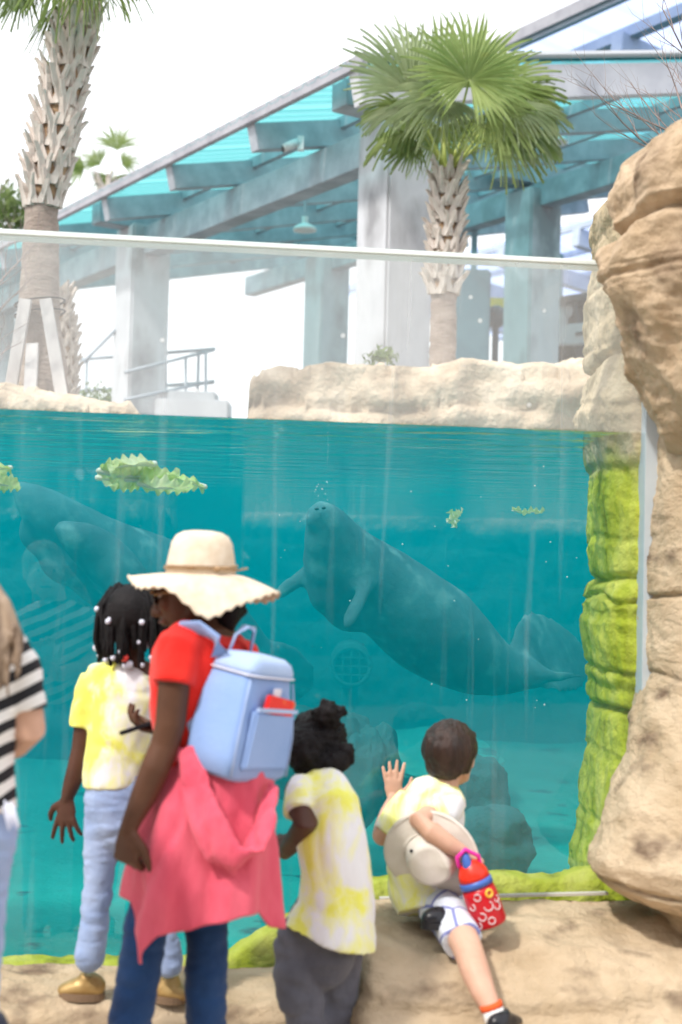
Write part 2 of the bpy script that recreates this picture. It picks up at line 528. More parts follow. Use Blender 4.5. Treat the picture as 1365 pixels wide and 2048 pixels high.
mb.beam((gx1 + .024, winY(gx1, .04), gz0), (gx1 + .024, winY(gx1, .04), gz1 - ht - .02), .11, .048, Vector((1, 0, 0)))
mb.build('side_frame', M['frame'], pane)

# ------------------------------------------------------------------ rocks
def strata(p, amp=.05, lay=.28, seed=0.0, lam=.55):
    q = Vector((p.x + seed, p.y - seed, p.z))
    d = amp * 1.0 * fbm(Vector((q.x * 1.6, q.y * 1.6, q.z * 2.4)), 5)
    t = (p.z + .10 * fbm(Vector((q.x * .8, q.y * .8, q.z * .8)), 3)) / lay
    fr = t - math.floor(t)
    k = noise.noise(Vector((math.floor(t) * 3.7, seed, q.x * .6)))
    d += amp * lam * (k + (.4 - .8 * abs(fr - .5)) * 1.2)
    if fr < .07 or fr > .93:
        d -= amp * lam * 1.0
    d += .30 * amp * (1 - 2 * abs(noise.noise(q * 2.7 + Vector((3, 1, 7))))) - .15 * amp
    d += .009 * noise.noise(q * 9) + .006 * noise.noise(q * 21) - .010 * max(0, noise.noise(q * 5.3) - .25) * 3
    d += .004 * noise.noise(Vector((q.x * 40, q.y * 40, q.z * 55)))
    return d

def rock_loft(name, rows, D, ry, m, shift=0, label=None, amp=.03, lay=.3, seed=0., cracks=(), nrow=110, nseg=120, xpad=240, e=2.4, cat='rock', lam=.55, Dtab=None, **k):
    """upright rock: rows (y, x_left, x_right) in the photo at distance D"""
    y0, y1 = rows[0][0], rows[-1][0]
    V, F = [], []
    for j in range(nrow + 1):
        t = j / nrow
        y = y0 + (y1 - y0) * t
        xl, xr = interp(rows, y)
        xl += shift
        Dj = D if Dtab is None else interp(Dtab, y)[0]
        a, b = P(xl, y, Dj), P(xr, y, Dj)
        c = (a + b) / 2
        ra = (b.x - a.x) / 2
        rb = ry if not isinstance(ry, (list, tuple)) else interp(ry, y)[0]
        rb = min(rb, 3)
        z = (a.z + b.z) / 2
        sh = min(1, math.sqrt(max(0.0, 1 - (1 - min(t, 1 - t) / .05) ** 2))) if min(t, 1 - t) < .05 else 1
        for i in range(nseg):
            th = 2 * math.pi * i / nseg
            cs, sn = math.cos(th), math.sin(th)
            ux = math.copysign(abs(cs) ** (2 / e), cs); uy = math.copysign(abs(sn) ** (2 / e), sn)
            p = Vector((c.x + ra * ux * (.55 + .45 * sh), Dj + rb * .9 + rb * uy * (.3 + .7 * sh), z))
            nrm = Vector((cs, sn, 0))
            d = strata(p, amp, lay, seed, lam)
            for (cy_, cw, cd) in cracks:
                zc = P(xl, cy_, Dj).z
                dz = abs(p.z - zc - .03 * noise.noise(Vector((p.x * 4, p.y * 4, cy_))))
                if dz < cw: d -= cd * (1 - dz / cw)
            V.append(p + nrm * d)
    for j in range(nrow):
        for i in range(nseg):
            i2 = (i + 1) % nseg
            F.append((j * nseg + i, (j + 1) * nseg + i, (j + 1) * nseg + i2, j * nseg + i2))
    F.append(tuple(range(nseg)))
    F.append(tuple(nrow * nseg + i for i in range(nseg - 1, -1, -1)))
    return py(name, V, F, m, smooth=True, label=label, cat=cat, **k)

def rock_run(name, tops, D, depth, zbot, m, label=None, amp=.05, lay=.3, seed=0., nx=260, nz=60, cat='rock', dome=.25, lam=.55, front=None, tilt=.0, rr=.12, **k):
    """long rock bank: tops (x, y_top) in the photo at distance D, front face down to zbot.
    D may be a function of the photo x"""
    x0, x1 = tops[0][0], tops[-1][0]
    V, F = [], []
    prof_n = nz
    cols = []
    for i in range(nx + 1):
        x = x0 + (x1 - x0) * i / nx
        yt = interp(tops, x)[0]
        Dx = D(x) if callable(D) else D
        tp = P(x, yt, Dx)
        edge = min(1, min(i, nx - i) / (nx * .02) + .0)
        for j in range(prof_n + 1):
            s = j / prof_n                       # 0 bottom front .. .6 top front edge .. 1 back
            H = tp.z - zbot
            if s < .6:
                q = s / .6
                z = zbot + H * q
                y = Dx + tilt * q
                # round the brow
                if q > 1 - rr:
                    u = (q - (1 - rr)) / rr
                    y += depth * .22 * (1 - math.sqrt(max(0, 1 - u * u)))
                    z = zbot + H * (1 - rr) + H * rr * math.sin(u * math.pi / 2)
                nrm = Vector((0, -1, .15))
            else:
                q = (s - .6) / .4
                y = Dx + tilt + depth * (.22 + .78 * q)
                z = tp.z - dome * q * q
                nrm = Vector((0, -.2, 1))
            p = Vector((tp.x + (tp.x / Dx) * 0, y + (1 - edge) * depth * .4, z - (1 - edge) * H * .25))
            d = strata(p, amp, lay, seed, lam)
            V.append(p + nrm * d)
    for i in range(nx):
        for j in range(prof_n):
            a = i * (prof_n + 1) + j
            F.append((a, a + prof_n + 1, a + prof_n + 2, a + 1))
    for i in (0, nx):
        F.append(tuple(i * (prof_n + 1) + j for j in range(prof_n + 1)))
    return py(name, V, F, m, smooth=True, label=label, cat=cat, **k)

# far banks behind the pool
rock_run('rock_bank', [(478, 800), (490, 760), (520, 730), (560, 722), (600, 728), (660, 722), (720, 728), (800, 727), (880, 726), (925, 712), (985, 716), (1040, 722), (1090, 716), (1180, 719), (1300, 722), (1500, 715)],
         11.9, 1.6, FZ, M['bankrock'], 'long low bank of layered tan rock behind the pool, below the centre palm', amp=.12, lam=.42, lay=.30, seed=3.1, nx=300, nz=110, rr=.05)
rock_run('rock_bank', [(-160, 745), (0, 752), (60, 760), (110, 778), (150, 784), (200, 800), (240, 822), (300, 850)],
         10.3, 1.6, FZ, M['bankrock'], 'low tan boulders at the foot of the tall left palm', amp=.12, lam=.42, lay=.26, seed=8.4, nx=160, nz=110, rr=.05)
# right-hand rock inside the tank, algae below the water line
rock_loft('algae_rock', [(330, 1210, 1420), (370, 1198, 1440), (450, 1205, 1440), (520, 1203, 1440), (560, 1193, 1440), (620, 1198, 1440), (680, 1186, 1440), (705, 1192, 1440), (760, 1180, 1440), (805, 1162, 1440), (830, 1170, 1440), (865, 1186, 1440),
          (950, 1197, 1440), (1080, 1198, 1440), (1160, 1206, 1440), (1200, 1190, 1440), (1250, 1177, 1440), (1300, 1184, 1440), (1350, 1190, 1440), (1420, 1196, 1440), (1440, 1201, 1440), (1550, 1191, 1440), (1650, 1180, 1440), (1720, 1174, 1440), (1760, 1160, 1440), (1900, 1150, 1440)],
          winY(1.0, .10), .42, M['algae'], 34, 'upright rock inside the pool, bright green with algae below the water line', amp=.014, lay=.24, seed=5.5,
          cracks=((700, .02, .035), (1160, .02, .03), (1197, .012, .03), (1350, .014, .02), (1432, .016, .05)), nrow=260, nseg=150, e=3.2)
# mound along the sill inside the tank
rock_run('algae_mound', [(-300, 1930), (0, 1926), (380, 1926), (450, 1915), (500, 1885), (560, 1850), (620, 1835), (680, 1800), (740, 1762), (800, 1757), (900, 1752), (1000, 1750), (1060, 1758), (1120, 1756), (1160, 1740), (1300, 1735)],
         lambda x: winY(P(x, 1850, 4.7).x, .13), .35, -.05, M['algae'], 'low yellow green algae mound along the foot of the window', amp=.012, lay=.3, seed=1.2, nx=220, nz=30, dome=.2, cat='rock', rr=.3)
# sill under the window
M['sill'] = mat('pale_sill', (.50, .47, .42), (.60, .57, .52), scale=6, rough=.7)
# ledge: low left part and the high boulder on the right
def ledge(name, x0, x1, prof, m, label, amp, lay, seed, ztab=None, nx=200):
    """prof: list of (off from window plane, z) from the glass towards the camera"""
    cum = [0]
    for a, b in zip(prof, prof[1:]):
        cum.append(cum[-1] + math.hypot(a[0] - b[0], a[1] - b[1]))
    nz = 90
    V, F = [], []
    for i in range(nx + 1):
        X = x0 + (x1 - x0) * i / nx
        ed = min(1, min(i, nx - i) / (nx * .06))
        ed = 1 - (1 - ed) ** 2
        dz = interp(ztab, X)[0] if ztab else 0
        for j in range(nz + 1):
            s = cum[-1] * j / nz
            off = float(np.interp(s, cum, [q[0] for q in prof])); z = float(np.interp(s, cum, [q[1] for q in prof]))
            off2 = float(np.interp(s + .01, cum, [q[0] for q in prof])); z2 = float(np.interp(s + .01, cum, [q[1] for q in prof]))
            off1 = float(np.interp(s - .01, cum, [q[0] for q in prof])); z1 = float(np.interp(s - .01, cum, [q[1] for q in prof]))
            nn = Vector((0, (z2 - z1), -(off2 - off1))).normalized()
            if nn.z < -.2: nn = -nn
            zz = (z + dz * min(1, z / .3)) * (.55 + .45 * ed)
            p = Vector((X, winY(X, off * (.4 + .6 * ed)), zz))
            d = strata(p, amp, lay, seed)
            if j < 8: d *= j / 8
            V.append(p + nn * d)
    for i in range(nx):
        for j in range(nz):
            a = i * (nz + 1) + j
            F.append((a, a + 1, a + nz + 2, a + nz + 1))
    for i in (0, nx):
        F.append(tuple(i * (nz + 1) + j for j in range(nz + 1)))
    return py(name, V, F, m, smooth=True, label=label, cat='rock')

zl = P(200, 1932, 4.5).z
ledge('rock_ledge', -3.2, .05, [(-.004, zl - .3), (-.004, zl), (-.2, zl), (-.38, zl - .015), (-.44, zl - .05), (-.45, zl - .09), (-.60, zl - .11), (-.72, zl - .15), (-.78, zl - .25), (-.8, -.02)],
      M['stone'], 'low tan rock ledge the braided girl stands on, below the window', .016, .12, 2.2)
zr = P(1000, 1787, 4.68).z
ledge('rock_boulder', -.02, 2.6, [(-.02, zr - .3), (-.02, zr - .004), (-.12, zr), (-.3, zr - .012), (-.48, zr - .05), (-.66, zr - .14), (-.80, zr - .28), (-.88, zr - .42), (-.95, -.02)],
      M['stone'], 'broad rounded tan boulder the boy sits on, right of the ledge', .028, .34, 6.7)
mb = MB()
mb.beam(PW(40, 1936, -.012) + Vector((-2, -.24, 0)), PW(700, 1946, -.012), .03, .012)
sl = mb.build('window_sill', M['sill'], None, label='thin pale strip along the low left foot of the window', cat='sill')
mb = MB()
mb.beam(PW(760, 1797, -.015), PW(1215, 1786, -.015), .025, .008)
mb.build('window_sill', M['sill'], None, label='thin pale strip between boulder and window on the right', cat='sill')

# right-hand rocks in front of the window
rock_loft('overhanging_rock', [(178, 1300, 1700), (215, 1262, 1720), (262, 1232, 1740), (320, 1222, 1760), (360, 1235, 1760), (400, 1224, 1760), (470, 1216, 1760), (560, 1213, 1760), (600, 1216, 1760), (640, 1232, 1760), (680, 1256, 1760), (720, 1280, 1740), (760, 1308, 1720), (800, 1338, 1700), (840, 1362, 1680), (900, 1395, 1640)],
          4.05, .38, M['stone_dark'], 62, 'big brown rock overhanging the right edge of the window', amp=.085, lay=.5, seed=11.3, nrow=220, nseg=220, e=2.3, lam=.06,
          cracks=((395, .035, .07), (520, .015, .02)))
rock_loft('rock_column', [(700, 1345, 1800), (800, 1322, 1800), (900, 1306, 1800), (1000, 1301, 1800), (1190, 1300, 1800), (1300, 1296, 1800), (1360, 1290, 1800), (1450, 1271, 1800), (1540, 1263, 1800), (1620, 1236, 1800), (1700, 1212, 1800), (1765, 1186, 1800), (1790, 1184, 1800), (1815, 1205, 1800), (1835, 1240, 1800), (1850, 1300, 1800), (1950, 1340, 1800)],
          4.36, .36, M['stone'], 42, 'tan rock column flaring out at its foot, right of the window', amp=.022, lam=.25, lay=.42, seed=14.9, nrow=240, nseg=170, e=2.6,
          cracks=((1196, .012, .03), (1362, .010, .014), (1790, .01, .02)), Dtab=[(700, 4.42), (1400, 4.38), (1760, 4.12), (1850, 4.2), (1950, 4.3)])
# natural rock walls either side of the window, outside the picture
rock_run('rock_wall', [(-1400, 300), (-900, 380), (-560, 420), (-520, 900)], 4.25, .5, -.02, M['stone'], 'tan rock wall left of the window', amp=.05, lay=.4, seed=21, nx=60, nz=60)
rock_run('rock_wall', [(1500, 700), (1560, 360), (2000, 330), (2700, 300)], 4.45, .6, -.02, M['stone'], 'tan rock wall beyond the overhanging rock', amp=.05, lay=.4, seed=25, nx=60, nz=60)

# ------------------------------------------------------------------ unseen leaf screen added behind the visitors to darken the window reflections
M['reflection_screen'] = mat('reflection_screen_leaves', (.025, .045, .015), (.06, .09, .03), scale=3, rough=.8)
r = random.Random(4)
V, F = [], []
for i in range(24000):
    X = r.uniform(-16, 16); Y = -7 - r.random() * 1.5 - .02 * X * X; Z = r.uniform(0, 6.5 + 1.2 * math.sin(X * .9))
    u = Vector((r.uniform(-1, 1), r.uniform(-1, 1), r.uniform(-1, 1))).normalized(); v = u.orthogonal().normalized()
    p = Vector((X, Y, Z)); q_ = r.uniform(.20, .40)
    k = len(V); V += [p - u * q_, p + v * q_ * .5, p + u * q_, p - v * q_ * .5]; F.append((k, k + 1, k + 2, k + 3))
py('added_reflection_screen', V, F, M['reflection_screen'], kind='stuff')
# ------------------------------------------------------------------ pavilions
def m_panel(name, tint, tl, fac=.35):
    """ribbed translucent roofing: part of the sky shows through, the rest scatters"""
    m, nt, b = mat_new(name)
    nt.nodes.remove(b)
    out = nt.nodes['Material Output']
    tr = nt.nodes.new('ShaderNodeBsdfTransparent'); tr.inputs[0].default_value = (*tint, 1)
    t = nt.nodes.new('ShaderNodeBsdfTranslucent'); t.inputs[0].default_value = (*tl, 1)
    mx = nt.nodes.new('ShaderNodeMixShader'); mx.inputs[0].default_value = fac
    lk(nt, tr.outputs[0], mx.inputs[1]); lk(nt, t.outputs[0], mx.inputs[2]); lk(nt, mx.outputs[0], out.inputs['Surface'])
    return m
M['teal'] = m_panel('teal_roofing', (.20, .49, .51), (.20, .60, .62), .5)
M['clear'] = m_panel('pale_blue_roofing', (.50, .60, .86), (.56, .66, .92), .45)
M['whitemetal'] = mat('white_flashing', (.74, .76, .80), rough=.5)
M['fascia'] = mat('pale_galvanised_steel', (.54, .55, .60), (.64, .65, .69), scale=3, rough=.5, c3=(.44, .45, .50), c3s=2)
M['gutter'] = mat('eave_metal', (.30, .30, .34), (.40, .40, .44), scale=3, rough=.6)

C0 = Vector((.06, 14.0, 0))
U = Vector((-.55, .835, 0)).normalized()
Vv = Vector((.835, .55, 0)).normalized()
ZE, SL = 6.66, .235
def R1(u, d, dz=0):
    return Vector((C0.x + U.x * u + Vv.x * d, C0.y + U.y * u + Vv.y * d, ZE + SL * d + dz))
slope_up = Vector((-Vv.x * SL, -Vv.y * SL, 1)).normalized()

pav = thing('pavilion', R1(6, 5, 0) * 1 - Vector((0, 0, R1(6, 5).z - DECK)), 'open pavilion with teal translucent roof, steel beams and square concrete columns', 'pavilion')
D1 = 12.5
RH, RW = .30, .17
# rafters up the slope
for i, u in enumerate([0, 2.1, 4.15, 6.1, 8.1, 10.1, 12.1, 14.1]):
    mb = MB()
    a, b = R1(u, 0 if i else -.02, -RH / 2 - .09), R1(u, D1, -RH / 2 - .09)
    h = RH if i else .36
    if i == 0:
        a.z -= .01; b.z -= .01
    mb.beam(a, b, RW, h, slope_up)
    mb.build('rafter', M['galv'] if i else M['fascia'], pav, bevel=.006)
# short purlins running along the eave direction, under the sheets
for d in (1.15, 2.9, 4.6, 6.3, 8.0, 9.8, 11.6):
    mb = MB()
    mb.beam(R1(.1, d, -.13), R1(14.1, d, -.13), .08, .13)
    mb.build('purlin', M['galv'], pav)
for u in (0, 2.1, 4.15, 6.1, 8.1, 10.1, 12.1):
    for d in (1.15, 2.9, 4.6, 6.3, 8.0, 9.8):
        mb = MB(); mb.box(R1(u + .13, d, -.19), .13, .10, .15, Matrix((Vv, U, Vector((0, 0, 1)))).transposed()); mb.build('joint_bracket', M['gutter'], pav)
# eave edge
mb = MB()
mb.beam(R1(-.22, -.06, -.02), R1(15, -.06, -.02), .07, .14)
mb.build('eave_gutter', M['gutter'], pav, bevel=.01)
# main girders over the columns
for d, us in ((1.0, (-3, 15)), (7.3, (-3, 15))):
    for u0, u1 in ((-1.2, 5.0), (5.0, 11.2), (11.2, 15)):
        z = -.28 - .11 - .26
        mb = MB()
        if d < 2: u0, u1 = {-1.2: (.78, 7.0), 5.0: (7.0, 13.2), 11.2: (13.2, 15)}[u0]
        else: u0, u1 = {-1.2: (-.4, 5.75), 5.0: (5.75, 11.9), 11.2: (11.9, 15)}[u0]
        mb.beam(R1(u0, d, z), R1(u1, d, z), .26, .40)
        mb.build('girder', M['galv'], pav, bevel=.008)
# columns
Rc = Matrix((Vv, U, Vector((0, 0, 1)))).transposed()
for u, d, w_ in ((.72, 1.0, .60), (7.0, 1.0, .60), (13.2, 1.0, .60), (5.75, 7.3, .66), (11.9, 7.3, .66), (-.4, 7.3, .62)):
    p = R1(u, d)
    zt = p.z - .11 - (.30 if d < 2 else .45)
    mb = MB()
    mb.box((p.x, p.y, (zt + DECK - .3) / 2), w_, w_, zt - DECK + .3, Rc)
    mb.build('column', M['concrete'], pav, bevel=.03)
# head brackets
for u, d in ((.72, 1.0), (7.0, 1.0), (5.75, 7.3), (11.9, 7.3)):
    p = R1(u, d, -.28)
    mb = MB()
    mb.beam(p - Vv * .75, p + Vv * .75, .30, .34)
    mb.build('head_beam', M['galv'], pav, bevel=.01)
# roofing sheets, each ribbed
def rib_sheet(u0, u1, d0, d1, P0, name, m, parent, pitch=.25, rh=.035):
    V, F = [], []
    k = int((u1 - u0) / pitch)
    us = []
    for i in range(k):
        a = u0 + i * pitch
        us += [(a, 0), (a + pitch * .32, 0), (a + pitch * .42, rh), (a + pitch * .58, rh), (a + pitch * .68, 0)]
    us.append((u1, 0))
    for u, z in us:
        V += [P0(u, d0, z), P0(u, d1, z)]
    for i in range(len(us) - 1):
        F.append((2 * i, 2 * i + 1, 2 * i + 3, 2 * i + 2))
    return py(name, V, F, m, parent)
for i in range(8):
    u0 = -.02 + i * 1.9
    rib_sheet(u0, u0 + 1.88, -.1, D1, lambda u, d, z: R1(u, d, z + .004), 'roof_sheet', M['teal'], pav)

mb = MB(); mb.beam(R1(-.05, 0, .035), R1(-.05, D1, .035), .26, .035, slope_up)
mb.build('flashing', M['whitemetal'], pav)
M['lavender'] = mat('lavender_steel', (.38, .45, .56), (.46, .53, .63), scale=3, rough=.5)
# higher pavilion behind, pale blue roofing
C2z = 11.55
def R2(u, d, dz=0):
    return Vector((C0.x + U.x * u + Vv.x * d, C0.y + U.y * u + Vv.y * d, C2z - .10 * (d - 9) + dz))
pv2 = thing('rear_pavilion', R2(10, 15) * 1 - Vector((0, 0, R2(10, 15).z - DECK)), 'taller rear pavilion with pale blue clear roofing and lavender steel frame', 'pavilion')
for d, wd_ in ((9.0, .12), (10.1, .24), (11.4, .14), (12.7, .14), (14.5, .14), (17, .14), (20.4, .14)):
    mb = MB(); mb.beam(R2(-10, d, -.12), R2(10.5, d, -.12), wd_, .20); mb.build('purlin', M['lavender'], pv2)
mb = MB(); mb.beam(R2(-10, 8.9, -.05), R2(10.5, 8.9, -.05), .1, .22); mb.build('eave_gutter', M['gutter'], pv2)
for u in (-.5, 3.1, 6.5, 9.9):
    mb = MB(); mb.beam(R2(u, 9.8, -.5), R2(u, 24, -.5), .3, .6); mb.build('rafter', M['lavender'], pv2, bevel=.01)
for i in range(4):
    u0 = -9.5 + i * 5
    rib_sheet(u0, u0 + 4.97, 8.9, 24, lambda u, d, z: R2(u, d, z + .02), 'roof_sheet', M['clear'], pv2, pitch=1.0, rh=.07)
for u, d in ((6, 12.4), (6, 22)):
    p = R2(u, d); mb = MB(); mb.box((p.x, p.y, (p.z - .8 + DECK) / 2), .25, .25, p.z - .8 - DECK, Rc); mb.build('post', M['lavender'], pv2)

sheet_pts = lambda u, d, z: R2(u, d, z + .02)
for i in range(3):
    rib_sheet(12 + i * 5, 16.97 + i * 5, 17, 31, sheet_pts, 'roof_sheet', M['clear'], pv2, pitch=1.0, rh=.07)
for u in (12.3, 15.3, 18.3, 21.3, 24.3):
    mb = MB(); mb.beam(R2(u, 17, -.4), R2(u, 31, -.4), .26, .45); mb.build('rafter', M['lavender'], pv2)
for d in (17.1, 18.6, 20.2, 22, 24, 26.5, 29):
    mb = MB(); mb.beam(R2(12, d, -.1), R2(27, d, -.1), .1, .14); mb.build('purlin', M['lavender'], pv2)
for u, d in ((14, 24), (24, 18)):
    p = R2(u, d); mb = MB(); mb.box((p.x, p.y, (p.z - .6 + DECK) / 2), .3, .3, p.z - .6 - DECK, Rc); mb.build('post', M['lavender'], pv2)

# ------------------------------------------------------------------ things on and under the roof
def pendant(px, py_, d, label):
    c = P(px, py_, d)
    t = thing('pendant_lamp', c, label, 'lamp', 'round lamps under the teal roof')
    mb = MB()
    n = 28
    prof = [(.0, .08), (.07, .075), (.11, .055), (.155, .025), (.165, 0), (.16, -.02), (.12, -.03), (0, -.035)]
    V = [c + Vector((r * math.cos(2 * math.pi * k / n), r * math.sin(2 * math.pi * k / n), z)) for r, z in prof for k in range(n)]
    F = [(i * n + k, i * n + (k + 1) % n, (i + 1) * n + (k + 1) % n, (i + 1) * n + k) for i in range(len(prof) - 1) for k in range(n)]
    py('lamp_shade', V, F, M['lamp'], t, True)
    mb.tube([c + Vector((0, 0, .08)), c + Vector((0, 0, .18))], .045, 14, rnd_caps=False)
    mb.build('driver_box', M['lamp'], t)
    mb = MB(); mb.tube([c + Vector((0, 0, .25)), c + Vector((0, 0, .6))], .02, 8, rnd_caps=False)
    mb.build('stem', M['galv'], t)
M['lamp'] = mat('lamp_metal', (.70, .74, .74), (.78, .80, .80), scale=3, rough=.4)
pendant(1112, 284, 19.0, 'white round pendant lamp beside the right edge of the palm crown')
pendant(610, 459, 19.6, 'white round pendant lamp just above the glass edge, between the columns')
# camera
c = P(566, 297, 15.9)
cam_t = thing('security_camera', c, 'small white security camera under the sloping beam', 'camera')
M['plastic'] = mat('white_plastic', (.75, .76, .78), rough=.35)
M['black'] = mat('black_plastic', (.015, .015, .02), rough=.3)
ax = Vector((.62, .2, .34)).normalized()
mb = MB(); mb.tube([c, c + ax * .20], .05, 14, rnd_caps=False); mb.build('housing', M['plastic'], cam_t, True)
mb = MB(); mb.tube([c - ax * .012, c + ax * .004], .043, 14, rnd_caps=False); mb.build('lens', M['black'], cam_t)
mb = MB(); mb.box(c + Vector((.20, .06, .08)), .07, .07, .16); mb.tube([c + ax * .16, c + Vector((.20, .06, .04))], .02, 8); mb.build('bracket', M['plastic'], cam_t)

# railing behind the left column
def rail(name, pts, posts, zt, zb, label):
    t = thing(name, Vector(pts[0]), label, 'railing')
    for zz in (zt, zt - .5):
        for a, b in zip(pts, pts[1:]):
            mb = MB(); mb.tube([Vector(a) + Vector((0, 0, zz)), Vector(b) + Vector((0, 0, zz))], .028, 8, rnd_caps=False)
            mb.build('rail', M['railm'], t, True)
    for q in posts:
        mb = MB(); mb.tube([Vector(q) + Vector((0, 0, zb)), Vector(q) + Vector((0, 0, zt))], .024, 8, rnd_caps=False)
        mb.build('post', M['railm'], t, True)
    return t
M['railm'] = mat('railing_metal', (.36, .40, .46), rough=.5, metal=.2)
d = 21.0
A = P(60, 678, 23); B = P(430, 698, d); Cc = P(250, 745, 19.5)
zt = B.z
t = rail('railing', [(P(60, 678, 23).x, 23, 0), (B.x, d, 0)], [(P(x, 700, d + (430 - x) / 370 * 2).x, d + (430 - x) / 370 * 2, 0) for x in (175, 300, 398)], zt, DECK, 'thin grey metal railing behind the left concrete column')
t2 = thing('stair_rail', Vector((B.x, d, DECK)), 'sloping grey stair handrail running down behind the left column', 'railing')
for (x0, y0, x1, y1) in ((428, 700, 250, 745), (428, 762, 250, 800)):
    mb = MB(); mb.tube([P(x0, y0, 20.6), P(x1, y1, 19.6)], .026, 8, rnd_caps=False); mb.build('rail', M['railm'], t2, True)
for x, y0, y1 in ((412, 704, 825), (372, 714, 825), (332, 724, 825)):
    mb = MB(); mb.tube([P(x, y0, 20.4), P(x, y1 + 80, 20.4)], .022, 8, rnd_caps=False); mb.build('post', M['railm'], t2, True)
for (x0, y0, x1, y1) in ((100, 790, 232, 660),):
    mb = MB(); mb.tube([P(x0, y0, 20.6), P(x1, y1, 20.4)], .026, 8, rnd_caps=False); mb.build('rail', M['railm'], t2, True)
# low blocks behind
mb = MB()
a, b = P(310, 795, 18.5), P(458, 800, 18.5)
mb.box(((a.x + b.x) / 2, 18.8, (b.z + DECK) / 2 - .1), b.x - a.x, .6, b.z - DECK + .2)
mb.build('low_wall', M['concrete'], None, bevel=.02, label='low grey concrete block wall right of the left column', cat='wall')
mb = MB()
a, b = P(316, 778, 20), P(432, 782, 20)
mb.box(((a.x + b.x) / 2, 20.3, (b.z + DECK) / 2), b.x - a.x, .5, b.z - DECK)
mb.build('low_wall', M['concrete'], None, bevel=.02, label='second grey concrete block just behind the stair rail', cat='wall')
# grey pier and machinery right of the centre palm
def pier(x0, x1, yt, d, label, m='concrete'):
    a, b = P(x0, yt, d), P(x1, yt, d)
    mb = MB(); mb.box(((a.x + b.x) / 2, d + .4, (a.z + DECK) / 2), b.x - a.x, .8, a.z - DECK)
    return mb.build('concrete_pier', M[m], None, bevel=.03, label=label, cat='pier')
M['bluegrey'] = mat('blue_grey_concrete', (.30, .35, .42), (.40, .46, .53), scale=1, rough=.85)
pier(916, 983, 537, 24, 'blue grey concrete pier directly right of the centre palm trunk', 'bluegrey')
pier(1098, 1128, 505, 27, 'blue grey pier behind the right concrete column', 'bluegrey')
mb = MB(); mb.box((P(952, 500, 24).x, 24.3, (P(952, 440, 24).z + P(952, 537, 24).z) / 2), .10, .10, P(952, 440, 24).z - P(952, 537, 24).z)
mb.build('steel_post', M['galv'], None, label='slim steel post standing on the blue grey pier', cat='post')
M['yellow'] = mat('yellow_paint', (.72, .50, .04), rough=.5)
a, b = P(975, 596, 30), P(1010, 640, 30)
mb = MB(); mb.box(((a.x + b.x) / 2, 30, (a.z + b.z) / 2), b.x - a.x, .1, a.z - b.z); mb.box(((a.x + b.x) / 2, 30.1, (b.z + DECK) / 2), .1, .08, b.z - DECK)
mb.build('yellow_sign', M['yellow'], None, label='plain yellow panel between the blue grey pier and right column', cat='sign')
# parked truck on the right
M['dark'] = mat('dark_grey_paint', (.07, .075, .09), (.12, .12, .14), scale=3, rough=.5)
M['lightpaint'] = mat('pale_grey_paint', (.50, .52, .55), (.60, .61, .63), scale=3, rough=.45)
M['tyre'] = mat('tyre_rubber', (.02, .02, .022), rough=.8)
tk = thing('utility_vehicle', P(1140, 700, 25) * 1, 'grey open utility vehicle with dark canopy parked right of the column', 'vehicle')
def slab(name, pts, d0, d1, m, bevel=.03, **k):
    V = [P(x, y, d0) for x, y in pts]
    V += [v + Vector((0, d1 - d0, 0)) for v in V]
    n = len(pts)
    F = [tuple(range(n - 1, -1, -1)), tuple(range(n, 2 * n))] + [(i, (i + 1) % n, n + (i + 1) % n, n + i) for i in range(n)]
    me = bpy.data.meshes.new(name); me.from_pydata([tuple(v) for v in V], [], F); me.update()
    bm = bmesh.new(); bm.from_mesh(me); bmesh.ops.recalc_face_normals(bm, faces=bm.faces)
    if bevel: bmesh.ops.bevel(bm, geom=list(bm.edges), offset=bevel, segments=2, affect='EDGES', clamp_overlap=True)
    bm.to_mesh(me); bm.free()
    return link(name, me, m, tk, **k)
slab('canopy', [(1120, 592), (1250, 574), (1255, 590), (1122, 606)], 24.2, 26.0, M['dark'])
slab('body', [(1092, 668), (1110, 650), (1260, 636), (1262, 672), (1150, 690), (1095, 690)], 24.2, 26.2, M['lightpaint'])
slab('undercarriage', [(1098, 690), (1150, 690), (1258, 674), (1258, 712), (1098, 716)], 24.4, 26.0, M['dark'])
slab('seat_back', [(1128, 606), (1175, 600), (1180, 650), (1140, 655)], 24.8, 25.6, M['dark'])
slab('headlamp_panel', [(1152, 664), (1172, 662), (1172, 668), (1152, 670)], 24.15, 24.2, M['dark'], 0)
for x, y in ((1118, 640), (1128, 620)):
    c = P(x, y, 24.6); mb = MB(); mb.ell(c, (.16, .12, .17)); mb.build('lamp', M['lightpaint'], tk, True)
for x, y in ((1120, 712), (1232, 704)):
    c = P(x, y, 24.3); mb = MB(); mb.tube([c, c + Vector((0, .25, 0))], .28, 20, rnd_caps=False); mb.build('wheel', M['tyre'], tk)
for x0, y0, x1, y1 in ((1150, 600, 1158, 650), (1240, 590, 1236, 640)):
    mb = MB(); mb.tube([P(x0, y0, 24.3), P(x1, y1, 24.3)], .03, 8); mb.build('roof_post', M['dark'], tk)
c = P(992, 634, 24.8); mb = MB(); mb.ell(c, (.20, .35, .2)); mb.tube([c, Vector((c.x, c.y, DECK))], .06, 8)
mb.build('planter_drum', M['dark'], None, True, label='dark rounded drum on a stem left of the right column', cat='drum')

